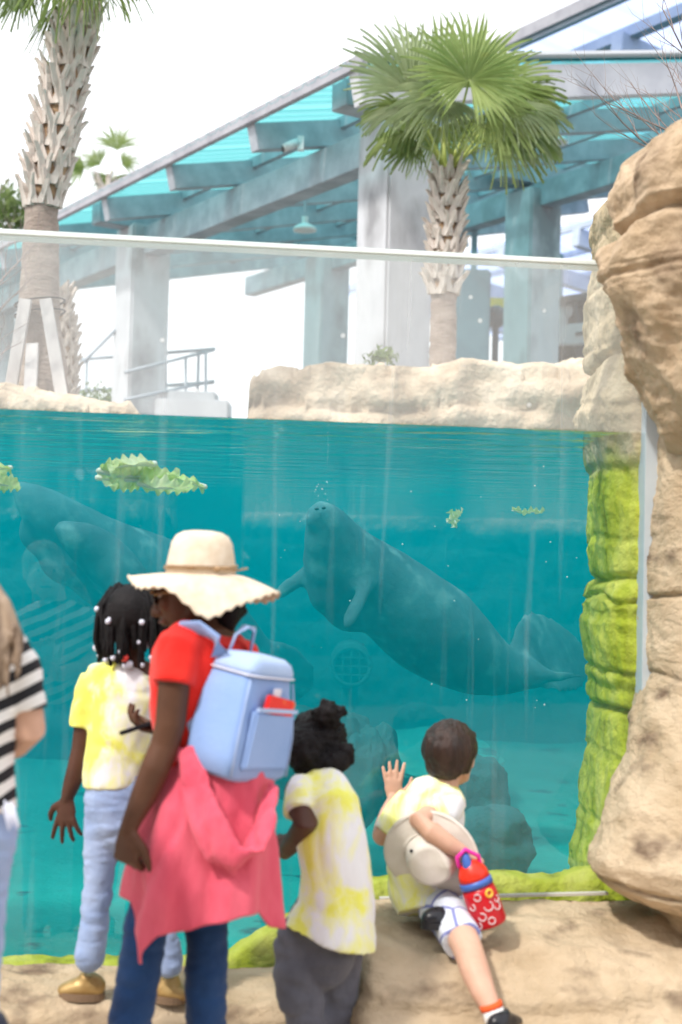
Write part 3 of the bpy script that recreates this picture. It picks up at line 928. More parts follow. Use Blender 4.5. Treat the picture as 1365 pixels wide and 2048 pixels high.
# ------------------------------------------------------------------ palms
M['leaf'] = mat('fan_leaf', (.26, .36, .12), (.46, .54, .24), scale=2.0, rough=.38, spec=.5, c3=(.50, .45, .12), c3s=3.5, c3lo=.68, c3hi=.85, trans=.35)
M['leaf2'] = mat('fan_leaf_grey', (.30, .38, .20), (.50, .56, .36), scale=2.0, rough=.38, spec=.5, trans=.35)
M['petiole'] = mat('leaf_stalk', (.34, .42, .10), (.45, .50, .14), scale=3, rough=.5)
M['boot'] = mat('old_leaf_base', (.52, .45, .40), (.80, .74, .69), scale=5, rough=.85, bump=.5, bscale=25, stretch=(1, 1, .3))
M['fibre'] = mat('palm_fibre', (.30, .19, .11), (.42, .29, .18), scale=8, rough=.95, bump=.8, bscale=30)
M['bark'] = mat('palm_bark', (.34, .27, .23), (.46, .38, .33), scale=5, rough=.95, bump=.9, bscale=16, bdist=.03, stretch=(1, 1, 3))

def fan(parent, base, hub, axis, normal, rad, spread=300, nl=42, droop=.25, m=None, web=.42, fold=.017, label=None, sag=.0):
    """costapalmate leaf: stalk from base to hub, leaflets spread round the hub"""
    m = m or M['leaf']
    axis = axis.normalized(); normal = (normal - axis * normal.dot(axis)).normalized()
    side = axis.cross(normal).normalized()
    V, F = [], []
    for i in range(nl):
        a = math.radians(-spread / 2 + spread * i / (nl - 1)) + rnd.uniform(-.015, .015)
        L = rad * (.74 + .26 * math.cos(a * .5)) * rnd.uniform(.82, 1.10)
        bend = rnd.gauss(0, .10)
        dv = axis * math.cos(a) + side * math.sin(a)
        cross = (-axis * math.sin(a) + side * math.cos(a))
        wmax = rad * math.radians(spread) / nl * .52
        dr = droop * rnd.uniform(.7, 1.4)
        tw = rnd.uniform(-.6, .6)
        n0 = len(V)
        K = 7
        for k in range(K + 1):
            t = k / K
            wd = min(wmax * t * 1.0 + .002, wmax * web) if t < web else wmax * web + 0
            wd = max(.0015, wmax * (t if t < web else web * (1 - ((t - web) / (1 - web)) ** 1.6)))
            p = hub + dv * (L * t) + cross * (bend * L * max(0, t - web) ** 1.5) + normal * (.16 * rad * math.sin(t * 2.2) + .10 * rad * (a / 2.6) ** 2 * t) + Vector((0, 0, -dr * L * max(0, t - .25) ** 2)) 
            nn = (normal + cross * tw * max(0, t - web)).normalized()
            cr = (cross + nn * tw * max(0, t - web)).normalized()
            V += [p - cr * wd + nn * fold * min(1, t * 3), p - nn * fold * .5 * min(1, t * 3), p + cr * wd + nn * fold * min(1, t * 3)]
        for k in range(K):
            q = n0 + 3 * k
            F += [(q, q + 1, q + 4, q + 3), (q + 1, q + 2, q + 5, q + 4)]
    fr = py('frond', V, F, m, parent, label=label)
    if base is not None:
        mb = MB()
        mid = (base + hub) / 2 + Vector((0, 0, .04))
        d = (hub - base)
        rr = .011 * (rad / .7)
        mb.tube([base, base + d * .25 + Vector((0, 0, .02)), mid, base + d * .8 + Vector((0, 0, .02)), hub, hub + axis * rad * .25], [(rr * 2.2, rr * 1.2), (rr * 1.5, rr), (rr * 1.2, rr * .8), (rr, rr * .7), (rr * .9, rr * .6), (rr * .2, rr * .2)], 8)
        mb.build('leaf_stalk', M['petiole'], fr, True)
    return fr

_boots = {}
def boot_mesh(w_, L, seed):
    """dead leaf base split in two prongs, local: root at origin, growing +Z, outward +Y"""
    V, F = [], []
    r = random.Random(seed)
    for sgn in (-1, 1):
        n0 = len(V)
        K = 5
        for k in range(K + 1):
            t = k / K
            cx = sgn * w_ * (.16 + .78 * t * r.uniform(.85, 1.15))
            hw = w_ * (.32 * (1 - t) + .15 * t)
            y = .006 + L * (.08 * t + .16 * t * t)
            z = L * t * (1 if sgn > 0 else r.uniform(.9, 1.05))
            th = w_ * (.20 * (1 - t) + .09)
            V += [Vector((cx - hw, y - th, z)), Vector((cx + hw, y - th, z)), Vector((cx + hw * .8, y + th * .7, z)), Vector((cx - hw * .8, y + th * .7, z))]
        for k in range(K):
            q = n0 + 4 * k
            for e in range(4):
                e2 = (e + 1) % 4
                F.append((q + e, q + e2, q + 4 + e2, q + 4 + e))
        F.append((n0 + 3, n0 + 2, n0 + 1, n0)); q = n0 + 4 * K; F.append((q, q + 1, q + 2, q + 3))
    me = bpy.data.meshes.new('leaf_base'); me.from_pydata([tuple(v) for v in V], [], F); me.update()
    me.materials.append(M['boot'])
    return me

def palm(label, path, rads, boots, d, fans, group=None, bw=.10, bl=.20, nb=11):
    """path: [(x,y)] pixel centre line from bottom to top, rads metres, boots (y_low, y_high)"""
    pts = [P(x, y, d) for x, y in path]
    t = thing('palm_tree', Vector((pts[0].x, pts[0].y, DECK - .3)), label, 'palm tree', group)
    pts = [Vector((pts[0].x, pts[0].y, DECK - .3))] + pts
    rads = [rads[0]] + list(rads)
    # smooth resample
    L = [0]
    for a, b in zip(pts, pts[1:]): L.append(L[-1] + (b - a).length)
    K = 90
    q, rr = [], []
    for i in range(K + 1):
        s = L[-1] * i / K
        q.append(Vector([float(np.interp(s, L, [p[c] for p in pts])) for c in range(3)]))
        rr.append(float(np.interp(s, L, rads)) * (1 + .02 * math.sin(i * 2.3)))
    mb = MB(); mb.tube(q, rr, 28, rnd_caps=False)
    me = mb.mesh('trunk')
    displace(me, lambda p: .012 * noise.noise(p * 9) + .006 * noise.noise(Vector((p.x * 4, p.y * 4, p.z * 22))))
    bark_obj = link('trunk', me, M['bark'], t, True)
    # fibre sleeve where the boots are
    zl, zh = P(path[0][0], boots[0], d).z, P(path[0][0], boots[1], d).z
    idx = [i for i in range(len(q)) if zl <= q[i].z <= zh]
    if len(idx) > 2:
        mb = MB(); mb.tube([q[i] for i in idx], [rr[i] * 1.02 for i in idx], 24, rnd_caps=False)
        mb.build('fibre', M['fibre'], t, True)
    ms = [boot_mesh(bw, bl, k) for k in range(6)]
    z = zl - .02
    row = 0
    step = bl * .60
    off = OFF[t.name]
    while z < zh:
        c = Vector([float(np.interp(z, [p.z for p in q], [p[cc] for p in q])) for cc in range(3)])
        r = float(np.interp(z, [p.z for p in q], rr))
        for k in range(nb):
            a = 2 * math.pi * (k + .5 * (row % 2)) / nb + rnd.uniform(-.08, .08)
            out = Vector((math.cos(a), math.sin(a), 0))
            o = bpy.data.objects.new('leaf_base', rnd.choice(ms))
            C.objects.link(o); o.parent = t
            o.location = c + out * (r * .98) + Vector((0, 0, rnd.uniform(-.02, .02))) - off
            o.rotation_euler = Euler((rnd.uniform(-.1, .12), rnd.uniform(-.12, .12), a - math.pi / 2))
            sc = rnd.uniform(.85, 1.15)
            o.scale = (sc, sc, sc)
        z += step; row += 1
    top = q[-1]
    for f in fans(top):
        fan(t, **f)
    return t

def pd(d, x0, y0, x1, y1, dd=0):
    return (P(x1, y1, d + dd) - P(x0, y0, d))

# centre palm
def cfans(top):
    out = []
    d = 13.0
    def f(hx, hy, dy, ax, ay, nrm, rp, spread=250, m=None, droop=.2, ady=0, nl=40, web=.5):
        hub = P(925 + (hx - 925) * .94, 170 + (hy - 170) * .92, d + dy)
        droop *= .7
        a = Vector((ax, ady, -ay))
        out.append(dict(base=top + Vector((rnd.uniform(-.05, .05), rnd.uniform(-.05, .05), 0)), hub=hub, axis=a, normal=Vector(nrm), rad=rp * .95 / 218.8, spread=spread, m=m, droop=droop, nl=nl, web=web))
    L1, L2 = M['leaf'], M['leaf2']
    f(940, 160, -.55, .25, -1, (.12, -1, .30), 150, 318, L1, .16, .1, 50, .55)
    f(815, 185, -.15, -.30, -1, (.25, -1, .1), 165, 190, L2, .1, .15, 36, .6)
    f(880, 180, .2, -.1, -1, (.1, -1, .2), 165, 190, L1, .1, .1, 36, .6)
    f(985, 190, .1, .8, -.7, (-.1, -1, .4), 150, 210, L1, .25, .2, 36)
    f(1010, 225, -.1, 1, .0, (-.05, -.8, .8), 140, 200, L2, .5, .1)
    f(1000, 250, .35, 1, .35, (.1, -.5, .9), 150, 190, L1, .6, .3)
    f(830, 235, -.1, -1, .1, (.1, -.6, .8), 120, 200, L2, .5, .1)
    f(840, 262, .3, -1, .5, (-.1, -.5, .9), 130, 200, L1, .6, .2)
    f(890, 205, -.35, -.5, .6, (.1, -.9, .5), 120, 190, L2, .4, -.2)
    f(975, 235, -.3, .9, .5, (.1, -.8, .6), 130, 190, L1, .6, -.2)
    f(880, 262, .5, .0, .9, (0, -.3, .9), 120, 220, L1, .6, .7)
    f(960, 265, .6, .5, .4, (0, -.3, .9), 140, 220, L1, .6, .7)
    f(1040, 200, .0, 1, .15, (.05, -.9, .4), 110, 120, L1, .5, .0, 22, .3)
    f(1000, 290, .2, .8, 1, (.1, -.8, .5), 110, 130, L1, .5, .0, 22, .3)
    f(800, 225, .0, -1, .3, (.1, -.9, .4), 95, 130, L1, .5, .0, 22, .3)
    f(835, 300, .1, -.9, .6, (0, -.9, .5), 85, 150, L1, .2, .1, 22)
    f(1020, 255, .1, 1, .5, (.1, -.7, .6), 120, 150, L2, .7, .1, 26)
    return out
palm('sabal palm with crisscross leaf bases standing right of the central concrete column', [(886, 730), (888, 600), (892, 470), (898, 340)], [.125, .12, .105, .085], (585, 335), 13.0, cfans, 'sabal palms', bw=.12, bl=.22, nb=6)

def lfans(top):
    out = []
    d = 11.0
    def f(hx, hy, dy, ax, ay, nrm, rp, spread=200, m=None, droop=.4, ady=0, nl=36):
        out.append(dict(base=top + Vector((rnd.uniform(-.05, .05), 0, 0)), hub=P(hx, hy - 32, d + dy), axis=Vector((ax, ady, -ay)), normal=Vector(nrm), rad=rp * .9 / 258, spread=spread, m=m, droop=droop, nl=nl))
    f(150, -60, -.4, -.3, .9, (0, -1, .3), 150, 200)
    f(70, -50, -.1, -.9, .6, (0, -.8, .6), 130, 200, M['leaf2'])
    f(200, -40, 0, .8, .6, (0, -.8, .6), 140, 200)
    f(112, 40, .1, -.1, 1, (.3, -1, .1), 150, 60, None, .1, 0, 18)
    f(60, 10, .2, -.6, .9, (.1, -1, .3), 100, 110, None, .3, 0, 20)
    f(290, -80, -.2, .9, .5, (0, -.6, .8), 140, 180, M['leaf2'])
    f(30, -90, .2, -.7, .6, (0, -.6, .8), 130, 180)
    f(185, -30, -.5, .2, 1, (0, -1, .3), 120, 180)
    f(120, -60, .5, 0, .7, (0, -.4, .9), 160, 220)
    f(130, -160, 0, 0, -1, (0, -1, .3), 150, 300)
    f(60, -20, .4, -.5, 1, (0, -.7, .6), 90, 160)
    return out
palm('tall sabal palm with thick crisscross trunk at the far left', [(88, 800), (78, 640), (84, 420), (104, 330), (134, 170), (166, 50), (166, -40)], [.21, .16, .125, .125, .12, .095, .09], (410, 50), 11.0, lfans, 'sabal palms', bw=.112, bl=.26, nb=8)
# second trunk behind, right of the first
def nf(top): return []
palm('short shaggy palm stump behind the tall left palm', [(112, 800), (112, 700), (110, 600)], [.15, .17, .10], (800, 590), 12.6, nf, None, bw=.09, bl=.16, nb=9)
# distant palm over the roof edge
def dfans(top):
    out = []
    for hx, hy, ax, ay, rp in ((235, 300, 0, -1, 62), (200, 330, -.6, -.5, 50), (170, 335, -1, .2, 48), (245, 330, .7, -.3, 40), (215, 350, -.3, .6, 40), (240, 350, .3, .8, 34)):
        out.append(dict(base=top, hub=P(hx, hy, 26), axis=Vector((ax, .1, -ay)), normal=Vector((.05, -1, .3)), rad=rp / 2844 * 26, spread=150, nl=18, droop=.25, m=M['leaf']))
    return out
palm('small distant palm crown showing above the left end of the roof', [(275, 700), (262, 520), (214, 380)], [.16, .15, .14], (420, 380), 26.0, dfans, None, bw=.16, bl=.3, nb=7)

# timber props at the left palm
M['timber'] = mat('weathered_timber', (.46, .43, .43), (.58, .55, .54), scale=4, rough=.85, stretch=(3, 3, .5))
for (x0, y0, x1, y1, dd, lb) in ((132, 800, 92, 600, -.35, 'pale timber prop leaning on the right side of the left palm'), (12, 800, 52, 600, -.3, 'pale timber prop leaning on the left side of the left palm'), (58, 800, 66, 690, -.55, 'short timber prop in front of the left palm trunk')):
    mb = MB(); mb.beam(P(x0, y0 + 40, 10.9 + dd), P(x1, y1, 10.9 + dd * .4), .05, .09, Vector((1, 0, 0)))
    mb.build('timber_prop', M['timber'], None, label=lb, cat='timber prop', group='props round the left palm')
# strap round the trunk
for yy, lb in ((606, 'upper dark strap round the left palm trunk'), (628, 'lower dark strap round the left palm trunk')):
    c = P(80, yy, 11.0)
    mb = MB(); mb.tube([c + Vector((.19 * math.cos(a), .19 * math.sin(a), .03 * math.cos(a))) for a in np.linspace(0, 2 * math.pi, 25)], (.006, .012), 6, side=(0, 0, 1), rnd_caps=False)
    mb.build('strap', M['black'], None, label=lb, cat='strap')

# ------------------------------------------------------------------ bare shrubs
M['twig'] = mat('bare_twig', (.26, .20, .19), (.36, .28, .26), scale=8, rough=.9)
def shrub(name, base, targets, label, d, depth=3, thick=.012, cat='shrub', spreadz=.35, seed=3):
    r = random.Random(seed)
    mb = MB()
    def grow(p, v, L, rad, lev):
        pts = [p]
        q = p
        dirn = v.normalized()
        K = 5
        for k in range(K):
            dirn = (dirn + Vector((r.uniform(-.16, .16), r.uniform(-.16, .16), r.uniform(-.1, .14)))).normalized()
            q = q + dirn * (L / K)
            pts.append(q)
        mb.tube(pts, [rad * (1 - .7 * k / K) for k in range(K + 1)], 5, rnd_caps=False)
        if lev:
            for k in range(1, K + 1):
                for _ in range(1 if lev > 1 else 1):
                    a = Vector((r.uniform(-1, 1), r.uniform(-1, 1), r.uniform(-.2, .9))).normalized()
                    grow(pts[k], (dirn * .9 + a * .75), L * r.uniform(.4, .65), rad * .55 * (1 - .1 * k), lev - 1)
    for (x0, y0, x1, y1) in targets:
        a, b = P(x0, y0, d), P(x1, y1, d + r.uniform(-.3, .3))
        grow(a, b - a, (b - a).length, thick, depth)
    return mb.build(name, M['twig'], None, label=label, cat=cat)
shrub('bare_shrub', None, [(1420, 330, 1300, 120), (1430, 300, 1220, 190), (1400, 340, 1290, 210), (1420, 260, 1330, 20), (1400, 350, 1180, 250)], 'bare twiggy shrub above the overhanging rock at upper right', 6.5, 2, .008, seed=5)
shrub('bare_shrub', None, [(-60, 760, 10, 560), (-40, 760, 60, 640), (-60, 700, 60, 520), (-40, 740, 20, 690), (-30, 600, 70, 470), (-50, 500, 20, 330)], 'bare grey shrub at the left edge beside the palm trunk', 10.4, 3, .010, seed=9)
# green scraps: bush at far left and hanging leaves, tuft on the bank
M['bushleaf'] = mat('bush_leaf', (.10, .17, .04), (.24, .30, .10), scale=6, rough=.6, trans=.3)
def bush(cx, cy, d, rx, rz, n, label, leaf=.05, m=None, seed=1, cat='bush'):
    r = random.Random(seed)
    c = P(cx, cy, d)
    V, F = [], []
    for i in range(n):
        a = Vector((r.gauss(0, .45), r.gauss(0, .45), r.gauss(0, .45)))
        if a.length > 1.2: continue
        p = c + Vector((a.x * rx, a.y * rx, a.z * rz))
        u = Vector((r.uniform(-1, 1), r.uniform(-1, 1), r.uniform(-1, 1))).normalized()
        v = u.orthogonal().normalized()
        s = leaf * r.uniform(.6, 1.4)
        k = len(V)
        V += [p - u * s, p + v * s * .35, p + u * s, p - v * s * .35]
        F.append((k, k + 1, k + 2, k + 3))
    return py('bush', V, F, m or M['bushleaf'], label=label, cat=cat)
bush(20, 425, 24, .6, .45, 900, 'olive green bush behind the left end of the roof', .08, seed=2)
bush(765, 713, 12.3, .16, .09, 160, 'small green tuft at the foot of the central column', .035, seed=3, cat='tuft')
bush(215, 800, 22, 1.2, .2, 700, 'low green planting seen beneath the railing', .05, seed=4, cat='planting')
# ------------------------------------------------------------------ manatees
M['manatee'] = mat('manatee_hide', (.035, .11, .14), (.09, .26, .30), scale=3.5, rough=.75, bump=.6, bscale=24, bdist=.012, c3=(.16, .36, .38), c3s=7, c3lo=.56, c3hi=.7)
M['nostril'] = mat('dark_nostril', (.01, .015, .02), rough=.5)

def spine(tab, K):
    """tab of (x, y, d, ra, rb) resampled smoothly (Catmull-Rom)"""
    A = [np.array(t, float) for t in tab]
    A = [2 * A[0] - A[1]] + A + [2 * A[-1] - A[-2]]
    out = []
    n = len(tab) - 1
    for i in range(K + 1):
        s = n * i / K
        k = min(int(s), n - 1); t = s - k
        p0, p1, p2, p3 = A[k:k + 4]
        out.append(.5 * ((2 * p1) + (-p0 + p2) * t + (2 * p0 - 5 * p1 + 4 * p2 - p3) * t * t + (-p0 + 3 * p1 - 3 * p2 + p3) * t ** 3))
    return out

def manatee(body, tail, flippers, label, eye=None, nost=None, folds=(), k=1.0):
    P = lambda x, y, d: globals()['P'](x, y, d * k)
    W = lambda r_: max(.006, r_ * k)
    c0 = P(body[0][0], body[0][1], body[0][2])
    t = thing('manatee', P(body[len(body) // 2][0], body[len(body) // 2][1], body[len(body) // 2][2]), label, 'manatee', 'manatees in the pool')
    mb = MB()
    sp = spine(body, 60)
    mb.tube([P(a[0], a[1], a[2]) for a in sp], [(W(a[3]), W(a[4])) for a in sp], 40)
    for kind, tab, side in tail:
        sp = spine(tab, 24)
        mb.tube([P(a[0], a[1], a[2]) for a in sp], [(W(a[3]), W(a[4])) for a in sp], 24, side=side)
    for tab, side in flippers:
        sp = spine(tab, 18)
        mb.tube([P(a[0], a[1], a[2]) for a in sp], [(W(a[3]), W(a[4])) for a in sp], 18, side=side)
    for a in folds:
        mb.ell(P(a[0], a[1], a[2]), tuple(q_ * k for q_ in a[3]))
    mb.blend('body', .018, M['manatee'], t, iters=34, disp=lambda p: .012 * noise.noise(p * 3) + .003 * noise.noise(p * 14))
    for e in (eye or []):
        mb = MB(); mb.ell(P(*e[:3]), .013); mb.build('eye', M['nostril'], t, True)
    for e in (nost or []):
        mb = MB(); mb.ell(P(*e[:3]), (.011, .012, .007)); mb.build('nostril', M['nostril'], t, True)
    return t

pm = 1 / (2844.4 / 8.0)      # metres per photo pixel at 8 m
manatee([(640, 1020, 7.55, .055, .065), (648, 1036, 7.6, .10, .10), (668, 1072, 7.7, .140, .140), (702, 1118, 7.8, .185, .185), (748, 1163, 7.9, .225, .225), (808, 1214, 8.0, .265, .26), (868, 1262, 8.1, .275, .275), (932, 1306, 8.2, .23, .24), (990, 1334, 8.3, .16, .18), (1038, 1345, 8.35, .10, .12), (1075, 1343, 8.4, .06, .09)],
        [('t', [(1020, 1342, 8.35, .10, .06), (1055, 1325, 8.45, .20, .035), (1080, 1308, 8.6, .27, .022), (1115, 1304, 8.8, .28, .018), (1155, 1318, 9.0, .22, .014), (1185, 1334, 9.1, .10, .01)], (-.40, .25, 1)),
         ('t', [(1030, 1346, 8.3, .07, .05), (1090, 1352, 8.35, .06, .03), (1150, 1352, 8.4, .04, .018), (1195, 1350, 8.45, .02, .012)], (0, 0, 1))],
        [([(738, 1140, 7.72, .06, .05), (730, 1180, 7.64, .056, .036), (714, 1212, 7.60, .060, .028), (696, 1245, 7.58, .055, .024), (688, 1258, 7.58, .03, .02)], (1, 0, .6)),
         ([(650, 1120, 7.9, .06, .05), (610, 1150, 7.9, .05, .03), (575, 1175, 7.9, .052, .026), (548, 1195, 7.9, .04, .02)], (.6, 0, 1))],
        'large grey manatee rising diagonally with its snout up, right of the straw hat', eye=[(672, 1050, 7.56)], nost=[(634, 1018, 7.47), (648, 1016, 7.47)],
        k=.90, folds=[(627, 1034, 7.56, (.050, .07, .075)), (648, 1016, 7.58, (.06, .07, .045)), (650, 1075, 7.68, (.115, .12, .14)), (652, 1120, 7.78, (.125, .14, .17)), (660, 1170, 7.85, (.13, .14, .18)), (705, 1205, 7.95, (.19, .18, .18))])
manatee([(40, 978, 6.6, .05, .05), (62, 998, 6.6, .085, .085), (105, 1035, 6.65, .13, .13), (160, 1085, 6.8, .18, .18), (225, 1130, 6.95, .22, .22), (300, 1165, 7.1, .24, .24), (380, 1205, 7.3, .22, .22), (440, 1245, 7.5, .17, .17), (490, 1285, 7.6, .12, .11), (530, 1320, 7.7, .08, .07)],
        [('t', [(510, 1300, 7.7, .09, .05), (545, 1330, 7.8, .18, .03), (575, 1370, 7.9, .20, .02), (600, 1400, 8.0, .12, .015)], (1, 0, .6))],
        [
         ([(205, 1160, 6.75, .07, .06), (235, 1185, 6.6, .07, .04), (262, 1215, 6.5, .06, .03)], (0, 0, 1))],
        'grey manatee at the left feeding on lettuce, its back sloping down behind the straw hat', k=1.12,
        folds=[(90, 1060, 6.7, (.13, .1, .13)), (140, 1110, 6.75, (.15, .14, .15))])
manatee([(128, 1058, 6.2, .05, .05), (150, 1072, 6.22, .08, .08), (190, 1100, 6.3, .11, .11), (230, 1140, 6.35, .12, .12), (270, 1190, 6.4, .11, .11), (310, 1250, 6.5, .07, .07), (340, 1290, 6.6, .04, .04)],
        [('t', [(330, 1280, 6.6, .05, .03), (350, 1310, 6.6, .11, .02), (365, 1345, 6.6, .08, .014)], (1, 0, .4))],
        [],
        'small manatee close beneath the left one, above the braided girl', k=1.12)

# ------------------------------------------------------------------ lettuce at the surface
M['lettuce'] = mat('romaine_leaf', (.66, .80, .24), (.95, .97, .70), scale=6, rough=.4, trans=.5)
M['rib'] = mat('leaf_rib', (.95, .97, .88), rough=.4, trans=.3)
def lettuce(px, py_, d, L, wd, ang, n, label, seed):
    r = random.Random(seed)
    c = P(px, py_, d)
    t = thing('lettuce', c, label, 'lettuce', 'lettuce floating at the surface')
    for i in range(n):
        a = ang + r.uniform(-.5, .5) + (math.pi if i % 3 == 2 else 0)
        ax = Vector((math.cos(a), r.uniform(-.3, .3), math.sin(a) * .5)).normalized()
        sd = Vector((-math.sin(a) * .3, 1, r.uniform(-.9, -.2))).normalized()
        nn = ax.cross(sd).normalized()
        o = c + Vector((r.uniform(-.25, .25) * L, r.uniform(-.1, .1), r.uniform(-.03, .02)))
        K, J = 30, 12
        V, F = [], []
        for k in range(K + 1):
            s = k / K
            w_ = wd * (math.sin(min(1, s * 1.25) * math.pi * .86) ** .8 + .12) * .5
            for j in range(J + 1):
                u = (j / J - .5) * 2
                ruff = .012 * abs(u) ** 1.5 * math.sin(s * 34 + u * 5 + i) + .006 * math.sin(s * 13 + i) + .05 * u * u * L
                V.append(o + ax * (L * (s - .5)) + sd * (w_ * u) + nn * (ruff - .06 * L * math.sin(s * 3)))
        for k in range(K):
            for j in range(J):
                q = k * (J + 1) + j
                F.append((q, q + 1, q + J + 2, q + J + 1))
        lf = py('leaf', V, F, M['lettuce'], t, True)
        mb = MB(); mb.tube([o + ax * (L * (s - .5)) - nn * .06 * L * math.sin(s * 3) for s in (0, .25, .5, .75, .95)], [wd * .09, wd * .07, wd * .05, wd * .03, wd * .012], 8)
        mb.build('rib', M['rib'], lf, True)
    return t
zs = WATER_Z - .05
def surf_pt(px, d):
    q = P(px, 900, d); return q
lettuce(258, 945, 5.25, .17, .13, .1, 5, 'pale green lettuce clump floating above the straw hat', 1)
lettuce(325, 958, 5.2, .20, .11, -.25, 3, 'ribbed lettuce leaf trailing at the right of the pale clump', 2)
lettuce(-8, 950, 5.2, .15, .10, .1, 3, 'lettuce in the mouth of the left manatee', 3)
lettuce(8, 1000, 5.2, .12, .05, 1.2, 1, 'green leaf hanging below the left manatee snout', 6)
lettuce(913, 1030, 6.2, .08, .06, 1.3, 2, 'small bright lettuce scrap hanging upright right of the manatee', 4)
lettuce(1045, 1027, 6.4, .15, .04, -.05, 1, 'long flat lettuce scrap at the right near the algae rock', 5)

# ------------------------------------------------------------------ sunken rocks and drain
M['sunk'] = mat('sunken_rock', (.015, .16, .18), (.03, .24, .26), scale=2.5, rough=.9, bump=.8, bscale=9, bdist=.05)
def lump(name, cx, cy, d, rx, ry, rz, label, seed=0, m=None, k=40):
    c = P(cx, cy, d)
    mb = MB(); mb.ell((0, 0, 0), 1, n=k * 2, m=k)
    me = mb.mesh(name)
    co = np.empty(len(me.vertices) * 3); me.vertices.foreach_get('co', co); co = co.reshape(-1, 3)
    out = []
    for p in co:
        p = Vector(p)
        p = Vector([math.copysign(abs(x) ** .8, x) for x in p])
        q = Vector((p.x * rx, p.y * ry, p.z * rz))
        q = q * (1 + .22 * fbm(p * 1.4 + Vector((seed, 0, 0)), 5))
        out.append(c + q)
    me.vertices.foreach_set('co', np.array(out).ravel()); me.update()
    return link(name, me, m or M['sunk'], None, True, label=label, cat='rock')
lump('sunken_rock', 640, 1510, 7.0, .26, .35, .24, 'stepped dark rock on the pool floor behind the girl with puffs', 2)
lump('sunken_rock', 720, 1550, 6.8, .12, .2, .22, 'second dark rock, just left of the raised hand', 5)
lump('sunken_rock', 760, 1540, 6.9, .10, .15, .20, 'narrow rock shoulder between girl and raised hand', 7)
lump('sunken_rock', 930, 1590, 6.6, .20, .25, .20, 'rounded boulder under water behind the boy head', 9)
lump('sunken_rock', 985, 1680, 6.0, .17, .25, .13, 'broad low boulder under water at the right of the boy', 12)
lump('sunken_rock', 850, 1500, 9.4, .42, 1.2, .05, 'pale flat rock shelf on the far pool floor', 15, M['sand'])
c = P(703, 1333, 10.0)
dr = thing('drain_grille', c, 'round grille on the pool wall below the manatee', 'drain')
mb = MB(); mb.tube([c + Vector((.13 * math.cos(a), 0, .13 * math.sin(a))) for a in np.linspace(0, 2 * math.pi, 33)], .014, 8, rnd_caps=False); mb.build('ring', M['sunk'], dr, True)
for s in (-.06, 0, .06):
    h_ = math.sqrt(.13 ** 2 - s * s)
    mb = MB(); mb.tube([c + Vector((s, 0, -h_)), c + Vector((s, 0, h_))], .008, 6); mb.build('bar', M['sunk'], dr, True)
    mb = MB(); mb.tube([c + Vector((-h_, 0, s)), c + Vector((h_, 0, s))], .008, 6); mb.build('bar', M['sunk'], dr, True)
mb = MB(); mb.tube([c + Vector((0, .02, 0)), c + Vector((0, .9, 0))], .15, 20, rnd_caps=False); mb.build('pipe', M['sunk'], dr, True)
mb = MB(); mb.tube([c + Vector((0, .5, 0)), Vector((c.x, c.y + .5, FZ))], .06, 10, rnd_caps=False); mb.build('stand', M['sunk'], dr, True)
# bubbles and specks
M['bubble'] = mat('bubble', (.85, .95, .95), rough=.1)
r = random.Random(3)
mb = MB()
for i in range(46):
    if i < 12: q = P(638 + r.uniform(-8, 22), r.uniform(940, 992), 7.4)
    else: q = P(r.uniform(420, 1180), r.uniform(880, 1420), r.uniform(5.4, 7.4))
    mb.ell(q, r.uniform(.002, .005), n=6, m=4)
mb.build('bubbles', M['bubble'], None, kind='stuff')
# ------------------------------------------------------------------ people
def fabric(name, c, c2=None, scale=6, bump=.35, rough=.9, bs=18, sheen=.15, **k):
    return mat(name, c, c2, scale=scale, rough=rough, bump=bump, bscale=bs, bdist=.012, sheen=sheen, spec=.2, **k)
def tiedye(name, seed, lo=.50, hi=.60, yc=(.84, .84, .16)):
    m, nt, b = mat_new(name)
    b.inputs['Roughness'].default_value = .9
    b.inputs['Specular IOR Level'].default_value = .2
    tc = nt.nodes.new('ShaderNodeTexCoord'); mp = nt.nodes.new('ShaderNodeMapping')
    mp.inputs['Location'].default_value = (seed, seed * .7, 0); mp.inputs['Scale'].default_value = (1.3, 1.3, .8)
    n = nt.nodes.new('ShaderNodeTexNoise'); n.inputs['Scale'].default_value = 7.5; n.inputs['Detail'].default_value = 6; n.inputs['Roughness'].default_value = .62; n.inputs['Distortion'].default_value = .5
    lk(nt, tc.outputs['Object'], mp.inputs[0]); lk(nt, mp.outputs[0], n.inputs['Vector'])
    r = nt.nodes.new('ShaderNodeValToRGB'); e = r.color_ramp.elements
    e[0].position = lo; e[0].color = (.80, .80, .84, 1); e[1].position = hi; e[1].color = (*yc, 1)
    x = e.new(lo + (hi - lo) * .5); x.color = (.84, .84, .48, 1)
    lk(nt, n.outputs['Fac'], r.inputs[0]); lk(nt, r.outputs[0], b.inputs['Base Color'])
    n2 = nt.nodes.new('ShaderNodeTexNoise'); n2.inputs['Scale'].default_value = 14; n2.inputs['Detail'].default_value = 5
    lk(nt, mp.outputs[0], n2.inputs['Vector'])
    bp = nt.nodes.new('ShaderNodeBump'); bp.inputs['Strength'].default_value = .4; bp.inputs['Distance'].default_value = .012
    lk(nt, n2.outputs['Fac'], bp.inputs['Height']); lk(nt, bp.outputs[0], b.inputs['Normal'])
    return m
def skin(name, c, c2):
    m = mat(name, c, c2, scale=9, rough=.5, bump=.12, bscale=60, spec=.25)
    b = m.node_tree.nodes['Principled BSDF']
    b.inputs['Subsurface Weight'].default_value = .12
    b.inputs['Subsurface Radius'].default_value = (.02, .008, .004)
    b.inputs['Subsurface Scale'].default_value = .3
    return m
M['skin_dark'] = skin('dark_brown_skin', (.085, .038, .022), (.115, .052, .030))
